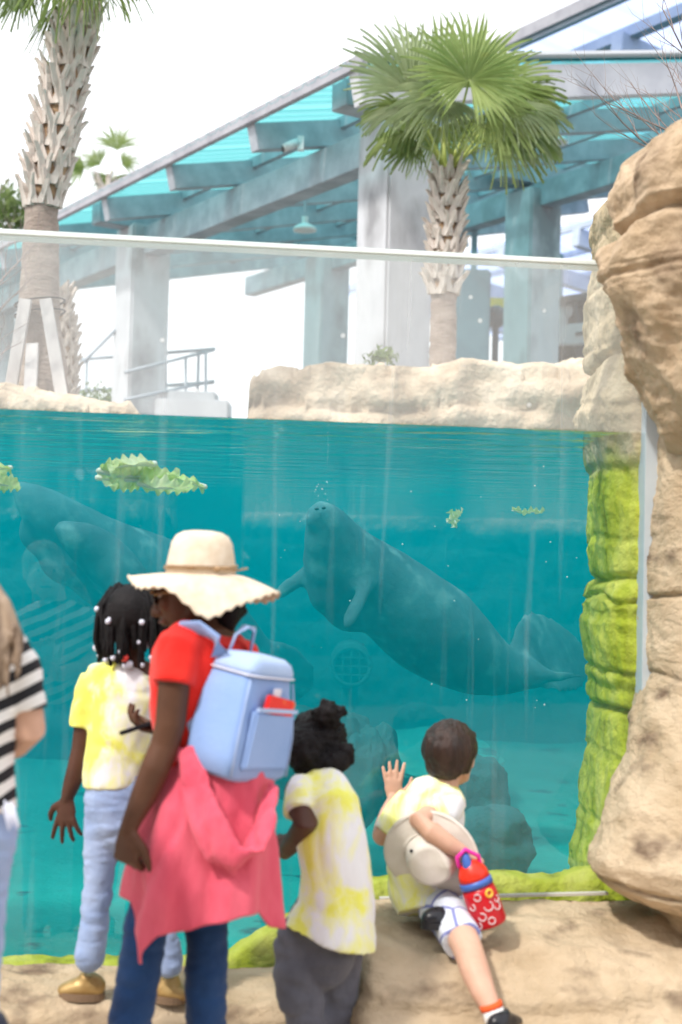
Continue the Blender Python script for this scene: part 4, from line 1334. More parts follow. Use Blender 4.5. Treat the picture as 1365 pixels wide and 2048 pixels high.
M['skin_deep'] = skin('deep_brown_skin', (.070, .030, .020), (.095, .042, .028))
M['skin_pale'] = skin('fair_skin', (.56, .33, .24), (.64, .40, .30))
M['hair_black'] = mat('black_hair', (.004, .003, .004), (.010, .008, .009), scale=20, rough=.6, spec=.2, bump=.6, bscale=60, bdist=.01)
M['hair_brown'] = mat('dark_brown_hair', (.016, .008, .006), (.045, .022, .016), scale=14, rough=.42, bump=.7, bscale=40, bdist=.008, stretch=(3, 3, .4))
M['hair_blond'] = mat('streaked_blond_hair', (.10, .06, .04), (.48, .36, .26), scale=12, rough=.5, bump=.6, bscale=40, stretch=(4, 4, .35))
M['red_shirt'] = fabric('red_cotton', (.72, .018, .014), (.78, .03, .02))
M['pink'] = fabric('coral_pink_cotton', (.68, .085, .14), (.76, .13, .19), bs=11, bump=.8, stretch=(1.6, 1.6, .6))
M['jeans_dark'] = fabric('dark_blue_denim', (.010, .035, .11), (.022, .065, .18), scale=5, bs=12, bump=.6)
M['jeans_light'] = fabric('light_blue_denim', (.24, .33, .56), (.38, .47, .68), scale=5, bs=12, bump=.6)
M['grey_pants'] = fabric('charcoal_cotton', (.085, .085, .11), (.14, .14, .17), bs=12, bump=.6)
M['pack'] = fabric('light_blue_canvas', (.24, .37, .68), (.29, .42, .73), scale=4, bs=60, bump=.2)
M['pack_light'] = fabric('pale_blue_canvas', (.36, .48, .74), (.42, .54, .79), scale=4, bs=60, bump=.2)
M['straw'] = mat('woven_straw', (.74, .60, .45), (.84, .72, .58), scale=30, rough=.85, bump=.5, bscale=90, bdist=.004, trans=.12)
M['straw_band'] = mat('straw_cord', (.30, .18, .09), (.40, .26, .14), scale=20, rough=.8)
M['tee1'] = tiedye('tie_dye_cotton_one', 1.3, .38, .56)
M['tee2'] = tiedye('tie_dye_cotton_two', 4.1, .46, .64)
M['tee3'] = tiedye('tie_dye_cotton_three', 7.7, .40, .60)
M['yellow_trim'] = fabric('yellow_hem', (.80, .80, .12), (.84, .84, .2))
M['sunhat'] = fabric('beige_sun_hat_cotton', (.66, .61, .55), (.73, .68, .62), bs=20)
M['gold'] = mat('gold_leather', (.34, .20, .07), (.50, .34, .14), scale=14, rough=.35, metal=.4, bump=.3)
M['sole'] = mat('brown_sole', (.20, .13, .08), rough=.8)
M['bead_w'] = mat('white_bead', (.70, .72, .85), rough=.2)
M['bead_r'] = mat('red_bead', (.75, .06, .05), rough=.2)
M['glassdark'] = mat('dark_lens', (.01, .01, .012), rough=.08, spec=.8)
M['brass'] = mat('tortoise_frame', (.30, .16, .04), (.10, .05, .02), scale=30, rough=.3)
M['eye'] = mat('eye_white', (.75, .73, .70), rough=.2)
M['iris'] = mat('dark_iris', (.02, .012, .008), rough=.15)
M['lips'] = mat('lips', (.17, .055, .045), rough=.45)

def wr(seed, amp=.005, sc=7, st=(1, 1, 1), rid=1.0):
    def f(p):
        q = Vector((p.x * sc * st[0] + seed, p.y * sc * st[1], p.z * sc * st[2]))
        a = fbm(q, 3)
        return amp * (a - rid * (1 - min(1, abs(noise.noise(q * .8 + Vector((9, seed, 3)))) * 5)) * .8)
    return f

def rot3(fwd, up=Vector((0, 0, 1))):
    """local x = right of the figure, y = forward, z = up"""
    f = Vector(fwd).normalized()
    r_ = f.cross(up).normalized()
    u = r_.cross(f).normalized()
    return Matrix((r_, f, u)).transposed()

def add_head(mb, c, R, s=1.0):
    L = lambda x, y, z: c + R @ (Vector((x, y, z)) * s)
    mb.ell(L(0, -.012, .022), (.074 * s, .092 * s, .088 * s), R, 24, 16)        # skull
    mb.ell(L(0, .026, -.020), (.062 * s, .066 * s, .080 * s), R, 20, 14)        # face
    mb.ell(L(0, .048, -.078), (.036 * s, .034 * s, .026 * s), R)                # chin
    mb.tube([L(-.045, .0, -.045), L(-.03, .045, -.075)], [.022 * s, .018 * s], 10)
    mb.tube([L(.045, .0, -.045), L(.03, .045, -.075)], [.022 * s, .018 * s], 10)
    mb.tube([L(0, .088, .012), L(0, .100, -.010), L(0, .110, -.030)], [.009 * s, .011 * s, .014 * s], 10)   # nose
    mb.ell(L(.013, .097, -.032), (.010 * s, .012 * s, .009 * s), R, 10, 6)
    mb.ell(L(-.013, .097, -.032), (.010 * s, .012 * s, .009 * s), R, 10, 6)
    mb.tube([L(-.040, .076, .026), L(0, .090, .024), L(.040, .076, .026)], [.010 * s] * 3, 8)               # brow
    for sx in (-1, 1):
        mb.ell(L(.034 * sx, .070, -.012), (.024 * s, .022 * s, .024 * s), R, 12, 8)                        # cheek
        mb.ell(L(.072 * sx, -.005, -.005), (.011 * s, .020 * s, .032 * s), R, 12, 8)                       # ear
    mb.tube([L(-.020, .086, -.053), L(0, .096, -.052), L(.020, .086, -.053)], [.006 * s, .009 * s, .006 * s], 8)
    mb.tube([L(-.018, .084, -.063), L(0, .092, -.063), L(.018, .084, -.063)], [.006 * s, .009 * s, .006 * s], 8)
    return L

def face_parts(L, R, s, parent, lipm='lips'):
    for sx in (-1, 1):
        mb = MB(); mb.ell(L(.031 * sx, .078, .006), (.014 * s, .011 * s, .009 * s), R, 14, 8)
        e = mb.build('eye', M['eye'], parent, True)
        mb = MB(); mb.ell(L(.031 * sx, .087, .006), (.006 * s, .004 * s, .006 * s), R, 10, 6)
        mb.build('iris', M['iris'], e, True)
    mb = MB(); mb.tube([L(-.019, .090, -.058), L(0, .1005, -.057), L(.019, .090, -.058)], [(.004 * s, .004 * s), (.007 * s, .005 * s), (.004 * s, .004 * s)], 8)
    mb.build('mouth', M[lipm], parent, True)

def add_hand(mb, w, d, nrm, s=1.0, side=1, curl=(.25, .3, .35, .4), spread=.12, thumb=.7, r=1.0, tcurl=.3):
    """w wrist, d direction of the hand, nrm out of the palm, side=+1 thumb on d x nrm"""
    d = Vector(d).normalized(); nrm = (Vector(nrm) - d * Vector(nrm).dot(d)).normalized()
    t = d.cross(nrm).normalized() * side
    pw, pl = .038 * s, .085 * s
    mb.tube([w, w + d * .02 * s, w + d * pl * .55, w + d * pl * .92], [(.024 * s, .017 * s), (.030 * s, .015 * s), (pw, .014 * s), (pw * .95, .011 * s)], 14, side=t)
    lens = (.072, .080, .074, .058)
    for i in range(4):
        off = (1.5 - i) * .0185 * s
        a = (1.5 - i) * spread
        dr = (d * math.cos(a) + t * math.sin(a)).normalized()
        base = w + d * pl * .80 + t * off
        pts = [base]
        ang = 0
        for k, fr in enumerate((.12, .42, .28, .24)):
            if k: ang += curl[i] * (1.2 if k == 1 else 1.0)
            step = dr * math.cos(ang) + nrm * math.sin(ang)
            pts.append(pts[-1] + step * lens[i] * s * fr * 1.08)
        mb.tube(pts, [.0098 * s * r, .0098 * s * r, .0090 * s * r, .0084 * s * r, .0072 * s * r], 10)
    b = w + d * .022 * s + t * .018 * s
    p1 = b + (d * .55 + t * thumb + nrm * .2).normalized() * .040 * s
    p2 = p1 + (d * .8 + t * thumb * .5 + nrm * tcurl).normalized() * .030 * s
    p3 = p2 + (d * .9 + t * thumb * .2 + nrm * tcurl * 1.6).normalized() * .024 * s
    mb.tube([b, p1, p2, p3], [.015 * s, .0125 * s, .0105 * s * r, .008 * s * r], 10)

def shoe(name, heel, toe, m, sole, parent, wd=.042, h=.075):
    heel, toe = Vector(heel), Vector(toe)
    f = (toe - heel); L = f.length; f.normalize()
    up = Vector((0, 0, 1)); f.z = 0; f.normalize()
    sd = f.cross(up)
    mb = MB()
    z = Vector((0, 0, 1))
    mb.tube([heel + z * h * .5 + f * .02, heel + z * h * .55 + f * L * .25, heel + z * h * .45 + f * L * .6, heel + z * h * .32 + f * L * .95], [(wd * .8, h * .5), (wd * .9, h * .55), (wd, h * .42), (wd * .85, h * .26)], 18, side=sd)
    mb.tube([heel + z * h * .6 + f * .045, heel + z * h * 1.02 + f * .04], [wd * .88, wd * .80], 16, rnd_caps=False)
    s = mb.blend(name, .005, m, parent, iters=4)
    mb = MB()
    n = 22; V = []
    for k in range(n):
        a = 2 * math.pi * k / n
        V.append(heel + f * (L * .5 + (L * .56) * math.cos(a)) + sd * wd * 1.12 * math.sin(a) * (1 + .1 * math.cos(a)))
    V2 = [v + z * .020 for v in V]
    mb.add([Vector(v) for v in V] + V2, [tuple(range(n - 1, -1, -1)), tuple(range(n, 2 * n))] + [(k, (k + 1) % n, n + (k + 1) % n, n + k) for k in range(n)])
    mb.build('sole', sole, s)
    # laces
    mb = MB()
    for k in range(3):
        q = heel + f * L * (.42 + .12 * k) + z * h * (.98 - .16 * k)
        mb.tube([q - sd * wd * .5, q + z * .006, q + sd * wd * .5], .0028, 6)
    mb.build('laces', sole, s)
    return s

# ================================================================= woman in the straw hat
D = 3.7
J = lambda x, y, dd=0.0: P(x, y, D + dd)
wt = thing('person', (J(400, 2343).x, D, 0), 'woman in wide straw hat and red t-shirt with pink top tied round her waist', 'person')
front = Vector((-.85, .53, 0)).normalized(); lat = Vector((-.53, -.85, 0)).normalized()      # lat: towards her left
hc = J(388, 1186, .02)
HR = rot3(Vector((-.96, .10, -.22)))
mb = MB()
HL = add_head(mb, hc, HR, 1.0)
mb.tube([hc + Vector((.02, 0, -.04)), J(415, 1250, .02), J(420, 1290, .02)], [.052, .048, .06], 16)
mb.tube([J(420, 1285, .0), J(420, 1310, 0)], [(.11, .06), (.12, .07)], 16, side=lat)
# her left arm, hanging
mb.tube([J(358, 1310, -.12), J(349, 1370, -.15), J(341, 1450, -.16), J(330, 1490, -.16), J(312, 1535, -.17), J(288, 1592, -.17), J(266, 1638, -.18), J(258, 1658, -.18)],
        [.042, .041, .038, .036, .037, .033, .025, .023], 18)
add_hand(mb, J(258, 1652, -.18), (-.06, -.06, -1), (.55, .8, .0), 1.02, 1, (.75, .85, .95, 1.0), .03, .5)
# her right arm, bent in front holding the phone
mb.tube([J(455, 1300, .13), J(440, 1370, .16), J(425, 1440, .2), J(385, 1462, .24), J(335, 1462, .22)], [.048, .04, .036, .034, .024], 16)
add_hand(mb, J(338, 1462, .22), (-1, -.1, .1), (.1, .1, 1), .95, 1, (.5, .5, .55, .6), .05, .6)
mb.blend('body', .0042, M['skin_dark'], wt, iters=5)
face_parts(HL, HR, 1.0, wt)
# hair
mb = MB()
mb.ell(HL(0, -.022, .032), (.082, .092, .088), HR, 24, 16)
mb.tube([HL(0, -.06, -.01), HL(0, -.085, -.055), HL(0, -.07, -.085)], [.06, .05, .035], 14)
mb.ell(J(468, 1222, .03), (.036, .036, .024)); mb.ell(J(448, 1222, .03), (.04, .04, .026))
mb.blend('hair', .006, M['hair_black'], wt, iters=3, disp=wr(3, .003, 40, rid=.3))
# sunglasses
mb = MB()
for sx in (-1, 1):
    mb.ell(HL(.034 * sx, .094, .008), (.027, .006, .022), HR, 16, 8)
sg = thing('sunglasses', hc, 'dark sunglasses worn by the woman in the straw hat', 'sunglasses')
mb.build('lens', M['glassdark'], sg, True)
mb = MB()
for sx in (-1, 1):
    mb.tube([HL(.060 * sx, .088, .014), HL(.076 * sx, .04, .012), HL(.080 * sx, -.01, .006)], .004, 8)
mb.tube([HL(-.060, .096, .022), HL(0, .104, .024), HL(.060, .096, .022)], .0045, 8)
mb.build('frame', M['brass'], sg, True)
# hat
ht_ = thing('straw_hat', J(402, 1150), 'wide floppy cream straw sun hat with scalloped brim worn by the woman', 'hat')
hcx = J(402, 1147, .02)
mb = MB()
tilt = Vector((.02, 0, 1)).normalized()
pr = [(-.005, .094), (.02, .092), (.05, .087), (.08, .081), (.098, .070), (.108, .052), (.112, .025)]
mb.tube([hcx + tilt * h for h, r_ in pr], [(r_ * .98, r_) for h, r_ in pr], 40, rnd_caps=False)
cr = mb.build('crown', M['straw'], ht_, True)
V, F = [], []
NB, NR = 144, 16
for k in range(NR + 1):
    t = k / NR
    for i in range(NB):
        th = 2 * math.pi * i / NB
        dx, dy = math.cos(th), math.sin(th)          # dy<0 towards the camera
        R_ = .088 + (.200 - .02 * abs(dy) + .012 * math.sin(3 * th + .8) - .088) * t
        drop = .024 + .034 * max(0, dx) + .086 * max(0, -dy) * math.exp(-((dx - .14) / .42) ** 2) + .012 * max(0, dy)
        z = -drop * t ** 1.5 + .014 * t * t * math.sin(4 * th + 1.9)
        if k == NR: z -= .004 * math.sin(36 * th)
        V.append(hcx + Vector((dx * R_, dy * R_, z)))
for k in range(NR):
    for i in range(NB):
        i2 = (i + 1) % NB
        F.append((k * NB + i, (k + 1) * NB + i, (k + 1) * NB + i2, k * NB + i2))
n1 = len(V)
V += [v - Vector((0, 0, .004)) for v in V[:n1]]
F += [tuple(n1 + q for q in reversed(f)) for f in F[:]]
F += [(NR * NB + i, n1 + NR * NB + i, n1 + NR * NB + (i + 1) % NB, NR * NB + (i + 1) % NB) for i in range(NB)]
py('brim', V, F, M['straw'], ht_, True)
mb = MB()
for dz, rr_ in ((.012, .0028), (.018, .0022)):
    mb.tube([hcx + Vector((.0945 * math.cos(a), .0955 * math.sin(a), dz)) for a in np.linspace(0, 2 * math.pi, 49)], rr_, 6, rnd_caps=False)
q = hcx + Vector((.05, -.085, .012))
mb.ell(q, (.010, .006, .007)); mb.tube([q, q + Vector((.045, .01, -.003)), q + Vector((.075, .02, .004))], .0025, 6); mb.tube([q, q + Vector((.05, .006, .010))], .0025, 6)
mb.ell(hcx + Vector((-.012, -.096, .016)), (.009, .004, .005))
mb.build('cord', M['straw_band'], ht_, True)
# red shirt
mb = MB()
mb.tube([J(424, 1262, .0), J(420, 1278, .0), J(415, 1310), J(408, 1370), J(404, 1430), J(412, 1490), J(425, 1560)],
        [(.085, .070), (.160, .100), (.182, .112), (.172, .120), (.155, .115), (.145, .105), (.16, .12)], 32, side=lat, rnd_caps=False)
mb.tube([J(382, 1286, -.08), J(358, 1300, -.13), J(347, 1370, -.155)], [.066, .062, .056], 20, rnd_caps=False)
mb.tube([J(450, 1290, .10), J(452, 1320, .14), J(444, 1368, .165)], [.062, .056, .052], 20, rnd_caps=False)
mb.blend('shirt', .0065, M['red_shirt'], wt, iters=6, disp=wr(1.1, .005, 8, (1, 1, .6)))
# jeans
mb = MB()
mb.tube([J(425, 1530), J(420, 1620), J(418, 1690)], [(.15, .12), (.165, .13), (.155, .12)], 24, side=lat)
mb.tube([J(375, 1650, -.06), J(345, 1720, -.06), J(296, 1840, -.06), J(262, 2040, -.06), J(246, 2180, -.04), J(240, 2300, -.03)], [.078, .070, .058, .056, .052, .046], 20)
mb.tube([J(430, 1650, .06), J(425, 1730, .05), J(414, 1850, .02), J(412, 2040, .02), J(408, 2180, .04), J(405, 2300, .05)], [.085, .075, .057, .054, .050, .046], 20)
mb.blend('jeans', .0075, M['jeans_dark'], wt, iters=5, disp=wr(2.2, .0045, 20, (.6, .6, 1.4)))
for x, dd in ((240, -.03), (405, .05)):
    q = J(x, 2340, dd); q.z = 0
    shoe('shoe', q + Vector((.06, -.05, 0)), q + Vector((-.14, .08, 0)), M['black'], M['sole'], wt, .045, .08)
# pink top tied round the waist
def wrap(name, rows, hem, m, parent, seed, folds=(9, .10), rb=.15, thick=.006, nseg=150, nrow=60, dd=0, D0=D, side=lat):
    """rows (y, x_left, x_right) give the silhouette; hem(theta)->pixel y of the lower edge"""
    y0 = rows[0][0]
    V, F = [], []
    for k in range(nrow + 1):
        for i in range(nseg):
            th = 2 * math.pi * i / nseg
            yy = y0 + (hem(th) - y0) * k / nrow
            xl, xr = interp(rows, yy)
            a, b = P(xl, yy, D0 + dd), P(xr, yy, D0 + dd)
            c = (a + b) / 2; ra = (b - a).length / 2
            t = k / nrow
            f = 1 + folds[1] * t * math.sin(folds[0] * th + seed + 1.5 * math.sin(2 * th) + 2.5 * t) + .03 * t * math.sin(17 * th + 3 * t + seed)
            V.append(c + Vector((math.cos(th) * ra * (1 + (f - 1) * .6), math.sin(th) * min(rb, ra) * f, 0)))
    for k in range(nrow):
        for i in range(nseg):
            i2 = (i + 1) % nseg
            F.append((k * nseg + i, (k + 1) * nseg + i, (k + 1) * nseg + i2, k * nseg + i2))
    me = bpy.data.meshes.new(name); me.from_pydata([tuple(v) for v in V], [], F); me.update()
    displace(me, wr(seed, .010, 9, (1, 1, .45), 1.3))
    co = [v.co.copy() for v in me.vertices]; no = [v.normal.copy() for v in me.vertices]
    n1 = len(co)
    V = co + [c - n_ * thick for c, n_ in zip(co, no)]
    F2 = F + [tuple(n1 + q for q in reversed(f)) for f in F]
    for i in range(nseg):
        i2 = (i + 1) % nseg
        F2.append((nrow * nseg + i, n1 + nrow * nseg + i, n1 + nrow * nseg + i2, nrow * nseg + i2))
        F2.append((i, i2, n1 + i2, n1 + i))
    bpy.data.meshes.remove(me)
    return py(name, V, F2, m, parent, True)
def hem1(th):
    a = math.degrees(th) % 360          # 270 = towards the camera, 180 = picture left
    tab = [(0, 1842), (30, 1830), (90, 1800), (150, 1800), (178, 1790), (202, 1795), (211, 1880), (219, 1908), (231, 1872), (242, 1842), (262, 1832), (285, 1812), (305, 1798), (322, 1800), (335, 1836), (350, 1846), (360, 1842)]
    return interp(tab, a)[0]
wrap('tied_top', [(1492, 352, 548), (1540, 322, 551), (1600, 290, 552), (1680, 268, 554), (1760, 258, 558), (1850, 248, 562), (1920, 262, 560)], hem1, M['pink'], wt, 1.0, (7, .12), .19, dd=-.045)
mb = MB()
mb.tube([J(372, 1500, -.17), J(388, 1560, -.20), J(412, 1640, -.235), J(440, 1700, -.245), J(478, 1728, -.24), J(510, 1700, -.22), J(532, 1640, -.19), J(545, 1570, -.13)],
        [(.030, .014), (.044, .013), (.050, .013), (.048, .014), (.044, .014), (.042, .013), (.034, .012), (.02, .012)], 16, side=(.75, 0, .65))
mb.tube([J(350, 1506, -.15), J(420, 1528, -.18), J(500, 1534, -.14), J(548, 1515, -.05)], [(.022, .014)] * 4, 14, side=(0, 0, 1))
mb.blend('draped_sleeve', .006, M['pink'], wt, iters=4, disp=wr(5, .008, 14, (1, 1, .7), 1.4))
# phone
ph = J(292, 1450, .18)
mb = MB(); mb.box(ph, .075, .012, .14, Euler((math.radians(70), 0, math.radians(80))).to_matrix())
mb.build('phone', M['black'], None, bevel=.005, label='black phone held in front of the woman in the red t-shirt', cat='phone')

# backpack
nr = Vector((.85, -.53, 0)); ns = Vector((-.53, -.85, 0))
bpk = thing('backpack', J(500, 1540, -.1), 'light blue canvas backpack worn by the woman in the red t-shirt', 'backpack')
bc = J(497, 1425, -.09)
RB = Matrix.Rotation(math.radians(11), 3, 'Y') @ Matrix((-ns, nr, Vector((0, 0, 1)))).transposed()      # x across the rear panel (away), y out of the rear panel
def rrect(w_, h_, z, e=6.5, n=48, sh=(0, 0)):
    out = []
    for k in range(n):
        a = 2 * math.pi * k / n
        cx_, sy_ = math.cos(a), math.sin(a)
        out.append(Vector((sh[0] + w_ * math.copysign(abs(cx_) ** (2 / e), cx_), sh[1] + h_ * math.copysign(abs(sy_) ** (2 / e), sy_), z)))
    return out
lev = [(-.165, .06, .04), (-.160, .105, .066), (-.145, .130, .080), (-.05, .128, .080), (.04, .114, .074), (.09, .102, .068), (.125, .088, .060), (.138, .07, .045), (.140, .03, .02)]
V, F = [], []
n = 48
for z, w_, h_ in lev:
    lean = .10 * (z + .165)
    V += [bc + RB @ (p + Vector((0, -lean * .5, 0))) for p in rrect(w_, h_, z)]
for k in range(len(lev) - 1):
    for i in range(n):
        F.append((k * n + i, k * n + (i + 1) % n, (k + 1) * n + (i + 1) % n, (k + 1) * n + i))
F += [tuple(range(n - 1, -1, -1)), tuple((len(lev) - 1) * n + i for i in range(n))]
me = bpy.data.meshes.new('sack'); me.from_pydata([tuple(v) for v in V], [], F); me.update()
bm_ = bmesh.new(); bm_.from_mesh(me); bmesh.ops.subdivide_edges(bm_, edges=bm_.edges, cuts=1, use_grid_fill=True); bm_.to_mesh(me); bm_.free(); me.update()
displace(me, lambda p: .006 * fbm(p * 7, 3))
link('sack', me, M['pack'], bpk, True)
BL = lambda x, y, z: bc + RB @ Vector((x, y, z))
mb = MB()
V = []
lv = [(.102, .098, .066), (.116, .096, .065), (.134, .086, .060), (.146, .066, .048), (.150, .03, .02)]
V, F = [], []
for z, w_, h_ in lv:
    V += [BL(*(p + Vector((0, -.012, 0)))) for p in rrect(w_ * 1.02, h_ * 1.06, z)]
for k in range(len(lv) - 1):
    for i in range(n):
        F.append((k * n + i, k * n + (i + 1) % n, (k + 1) * n + (i + 1) % n, (k + 1) * n + i))
F += [tuple(range(n - 1, -1, -1)), tuple((len(lv) - 1) * n + i for i in range(n))]
py('lid', V, F, M['pack_light'], bpk, True)
mb = MB()
mb.tube([BL(*(p + Vector((0, -.012, 0)))) for p in rrect(.098 * 1.04, .066 * 1.10, .101)] + [BL(*(rrect(.098 * 1.04, .066 * 1.10, .101)[0] + Vector((0, -.012, 0))))], .0028, 6, rnd_caps=False)
mb.build('zip', M['bead_w'], bpk, True)
for sx_ in (-1, 1):
    mb = MB()
    mb.tube([BL(sx_ * w_ * .93, h_ * .93 - (z + .165) * .05, z) for z, w_, h_ in lev[2:6]], .0026, 6, rnd_caps=False)
    mb.build('seam_piping', M['pack_light'], bpk, True)
mb = MB()   # front pocket: a raised panel with a pale edge
mb.add([BL(x, y, z) for x, y, z in [(-.100, .074, -.13), (.100, .074, -.13), (.092, .070, .022), (-.092, .070, .022), (-.095, .090, -.125), (.095, .090, -.125), (.086, .086, .018), (-.086, .086, .018)]],
       [(0, 1, 2, 3), (7, 6, 5, 4), (0, 4, 5, 1), (1, 5, 6, 2), (2, 6, 7, 3), (3, 7, 4, 0)])
mb.build('pocket', M['pack'], bpk, bevel=.006)
mb = MB(); mb.beam(BL(-.086, .086, .024), BL(.086, .086, .024), .008, .010); mb.build('pocket_edge', M['pack_light'], bpk)
mb = MB(); mb.box(BL(-.002, .074, .066), .034, .004, .024, RB); mb.build('label_patch', M['bead_w'], bpk, bevel=.002)
mb = MB(); mb.tube([BL(-.055, -.06, .14), BL(-.05, -.055, .185), BL(-.02, -.05, .21), BL(.02, -.05, .205), BL(.03, -.055, .15)], [(.014, .004)] * 5, 12, side=(0, 1, .2), rnd_caps=False)
mb.build('handle', M['pack_light'], bpk, True)
mb = MB()
mb.tube([BL(-.09, -.06, .13), J(432, 1275, -.16), J(402, 1256, -.15), J(374, 1257, -.13), J(352, 1280, -.06), J(345, 1330, 0)], [(.024, .005)] * 6, 12, side=(-.3, -.5, .8), rnd_caps=False)
mb.build('strap', M['pack'], bpk, True)
mb = MB()
mb.tube([J(372, 1405, -.11), J(385, 1445, -.14), J(402, 1488, -.15), BL(-.12, -.05, -.12)], [(.013, .004), (.015, .004), (.022, .004), (.026, .004)], 12, side=(1, 0, .5), rnd_caps=False)
mb.build('strap', M['pack_light'], bpk, True)
mb = MB()
mb.box(BL(.012, .080, .034), .125, .012, .045, RB @ Euler((0, math.radians(6), 0)).to_matrix())
M['redpack'] = mat('red_orange_wrapper', (.80, .03, .03), (.85, .22, .05), scale=12, rough=.4, lo=.5, hi=.6)
mb.build('red_packet', M['redpack'], None, bevel=.004, label='red and orange packet sticking out of the backpack pocket', cat='packet')

# ================================================================= girl with beaded braids
D = 4.12
gt = thing('person', (J(250, 1975).x, D, .33), 'girl with beaded braids, tie dye shirt and light jeans standing on the ledge', 'person')
gl_lat = Vector((1, .12, 0)).normalized()
hc = J(262, 1242, 0)
HR = rot3(Vector((.15, 1, -.05)))
mb = MB()
HL = add_head(mb, hc, HR, .90)
mb.tube([hc + Vector((0, 0, -.03)), J(258, 1300), J(255, 1345)], [.05, .036, .045], 14)
mb.tube([J(250, 1345), J(250, 1365)], [(.09, .05), (.10, .06)], 14, side=gl_lat)
mb.tube([J(185, 1370), J(172, 1440), J(163, 1500), J(155, 1535), J(143, 1572), J(134, 1598)], [.034, .032, .029, .029, .025, .018], 16)
add_hand(mb, J(135, 1594), (-.02, -.05, -1), (.35, .95, 0), .84, -1, (.10, .12, .18, .22), .24, 1.1, r=1.05)
mb.tube([J(320, 1370), J(335, 1440, .05), J(335, 1500, .1), J(320, 1540, .2)], [.034, .032, .028, .02], 14)
add_hand(mb, J(320, 1540, .2), (-.2, .6, -.3), (0, 0, -1), .72, 1, (.3, .3, .3, .3), .1, .7, r=1.1)
mb.blend('body', .0038, M['skin_deep'], gt, iters=4)
face_parts(HL, HR, .9, gt)
mb = MB()
mb.tube([J(257, 1328), J(250, 1345), J(246, 1375), J(244, 1430), J(238, 1500), J(236, 1555), J(236, 1572)], [(.045, .045), (.105, .062), (.118, .075), (.100, .08), (.098, .082), (.100, .085), (.098, .085)], 30, side=gl_lat, rnd_caps=False)
mb.tube([J(190, 1358), J(176, 1385), J(163, 1455)], [.045, .042, .043], 18, rnd_caps=False)
mb.tube([J(305, 1358), J(325, 1385), J(335, 1450, .04)], [.045, .042, .043], 18, rnd_caps=False)
mb.blend('shirt', .0062, M['tee1'], gt, iters=5, disp=wr(3.3, .006, 9, (1, 1, .9)))
mb = MB()
mb.tube([J(237, 1550), J(237, 1600), J(240, 1650)], [(.092, .078), (.100, .085), (.09, .08)], 22, side=gl_lat)
mb.tube([J(212, 1630), J(203, 1690), J(198, 1760), J(190, 1840), J(180, 1915)], [.062, .052, .044, .042, .045], 18)
mb.tube([J(268, 1630), J(290, 1720), J(315, 1820), J(332, 1890), J(338, 1925)], [.062, .052, .044, .042, .045], 18)
mb.blend('jeans', .0065, M['jeans_light'], gt, iters=4, disp=wr(8.2, .0035, 22, (.5, .5, 1.6)))
q = J(196, 1976); q.z += .004; q2 = J(126, 1978)
from mathutils.bvhtree import BVHTree
_bv = {}
def drop_to(name, p, ytry=None):
    if name not in _bv:
        o = bpy.data.objects[name]
        _bv[name] = BVHTree.FromPolygons([v.co + o.location for v in o.data.vertices], [tuple(f.vertices) for f in o.data.polygons])
    h = _bv[name].ray_cast(Vector((p.x, p.y, 3)), Vector((0, 0, -1)))
    return h[0] + Vector((0, 0, .001)) if h[0] else p
def on_top(name, a, b):
    a2, b2 = drop_to(name, a), drop_to(name, b)
    z = max(a2.z, b2.z) - .004
    return Vector((a.x, a.y, z)), Vector((b.x, b.y, z))

_a, _b = on_top('rock_ledge', J(206, 1978, .03), J(122, 1976, .03) + Vector((0, .02, 0)))
shoe('shoe', _a, _b, M['gold'], M['sole'], gt, .036, .070)
_a, _b = on_top('rock_ledge', J(312, 1972, .05), J(372, 1974, .05) + Vector((0, -.02, 0)))
shoe('shoe', _a, _b, M['gold'], M['sole'], gt, .036, .070)
# braids
hair = MB()
hair.ell(HL(0, -.012, .026), (.076, .088, .084), HR, 24, 16)
r = random.Random(12)
beads = []
for i in range(74):
    az = r.uniform(-.15 * math.pi, 1.15 * math.pi)         # round the back and sides
    el = r.uniform(-.2, 1.1)
    dv = Vector((math.cos(az) * math.cos(el), -math.sin(az) * math.cos(el) * .9, math.sin(el)))
    st = hc + Vector((0, .01, .02)) + Vector((dv.x * .076, dv.y * .082, dv.z * .080))
    out = Vector((dv.x, dv.y, 0)).normalized() if abs(el) < 1.4 else Vector((1, 0, 0))
    zend = hc.z - r.uniform(.055, .125)
    rr_ = r.uniform(.082, .102)
    p2 = hc + out * rr_ * .98 + Vector((0, .01, max(.0, dv.z * .05)))
    p3 = Vector((p2.x * .98 + hc.x * .02 + r.uniform(-.008, .008), p2.y, (p2.z + zend) / 2 - .01))
    p4 = Vector((p3.x + r.uniform(-.014, .014) - out.x * .008, p3.y + r.uniform(-.01, .01), zend))
    hair.tube([st, st + dv * .012 + Vector((0, 0, .004)), p2, p3, p4], [.0055, .0095, .0090, .0085, .006], 7)
    if i % 3 == 0: beads.append((p4, i))
    elif i % 11 == 1: beads.append((p2 + out * .008, i))
hm = hair.build('hair', M['hair_black'], gt, True)
for k, (p_, i) in enumerate(beads):
    mb = MB(); mb.ell(p_, .0085 if k % 5 else .012, n=12, m=8)
    mb.build('bead', M['bead_r'] if i % 5 == 0 else M['bead_w'], hm, True)

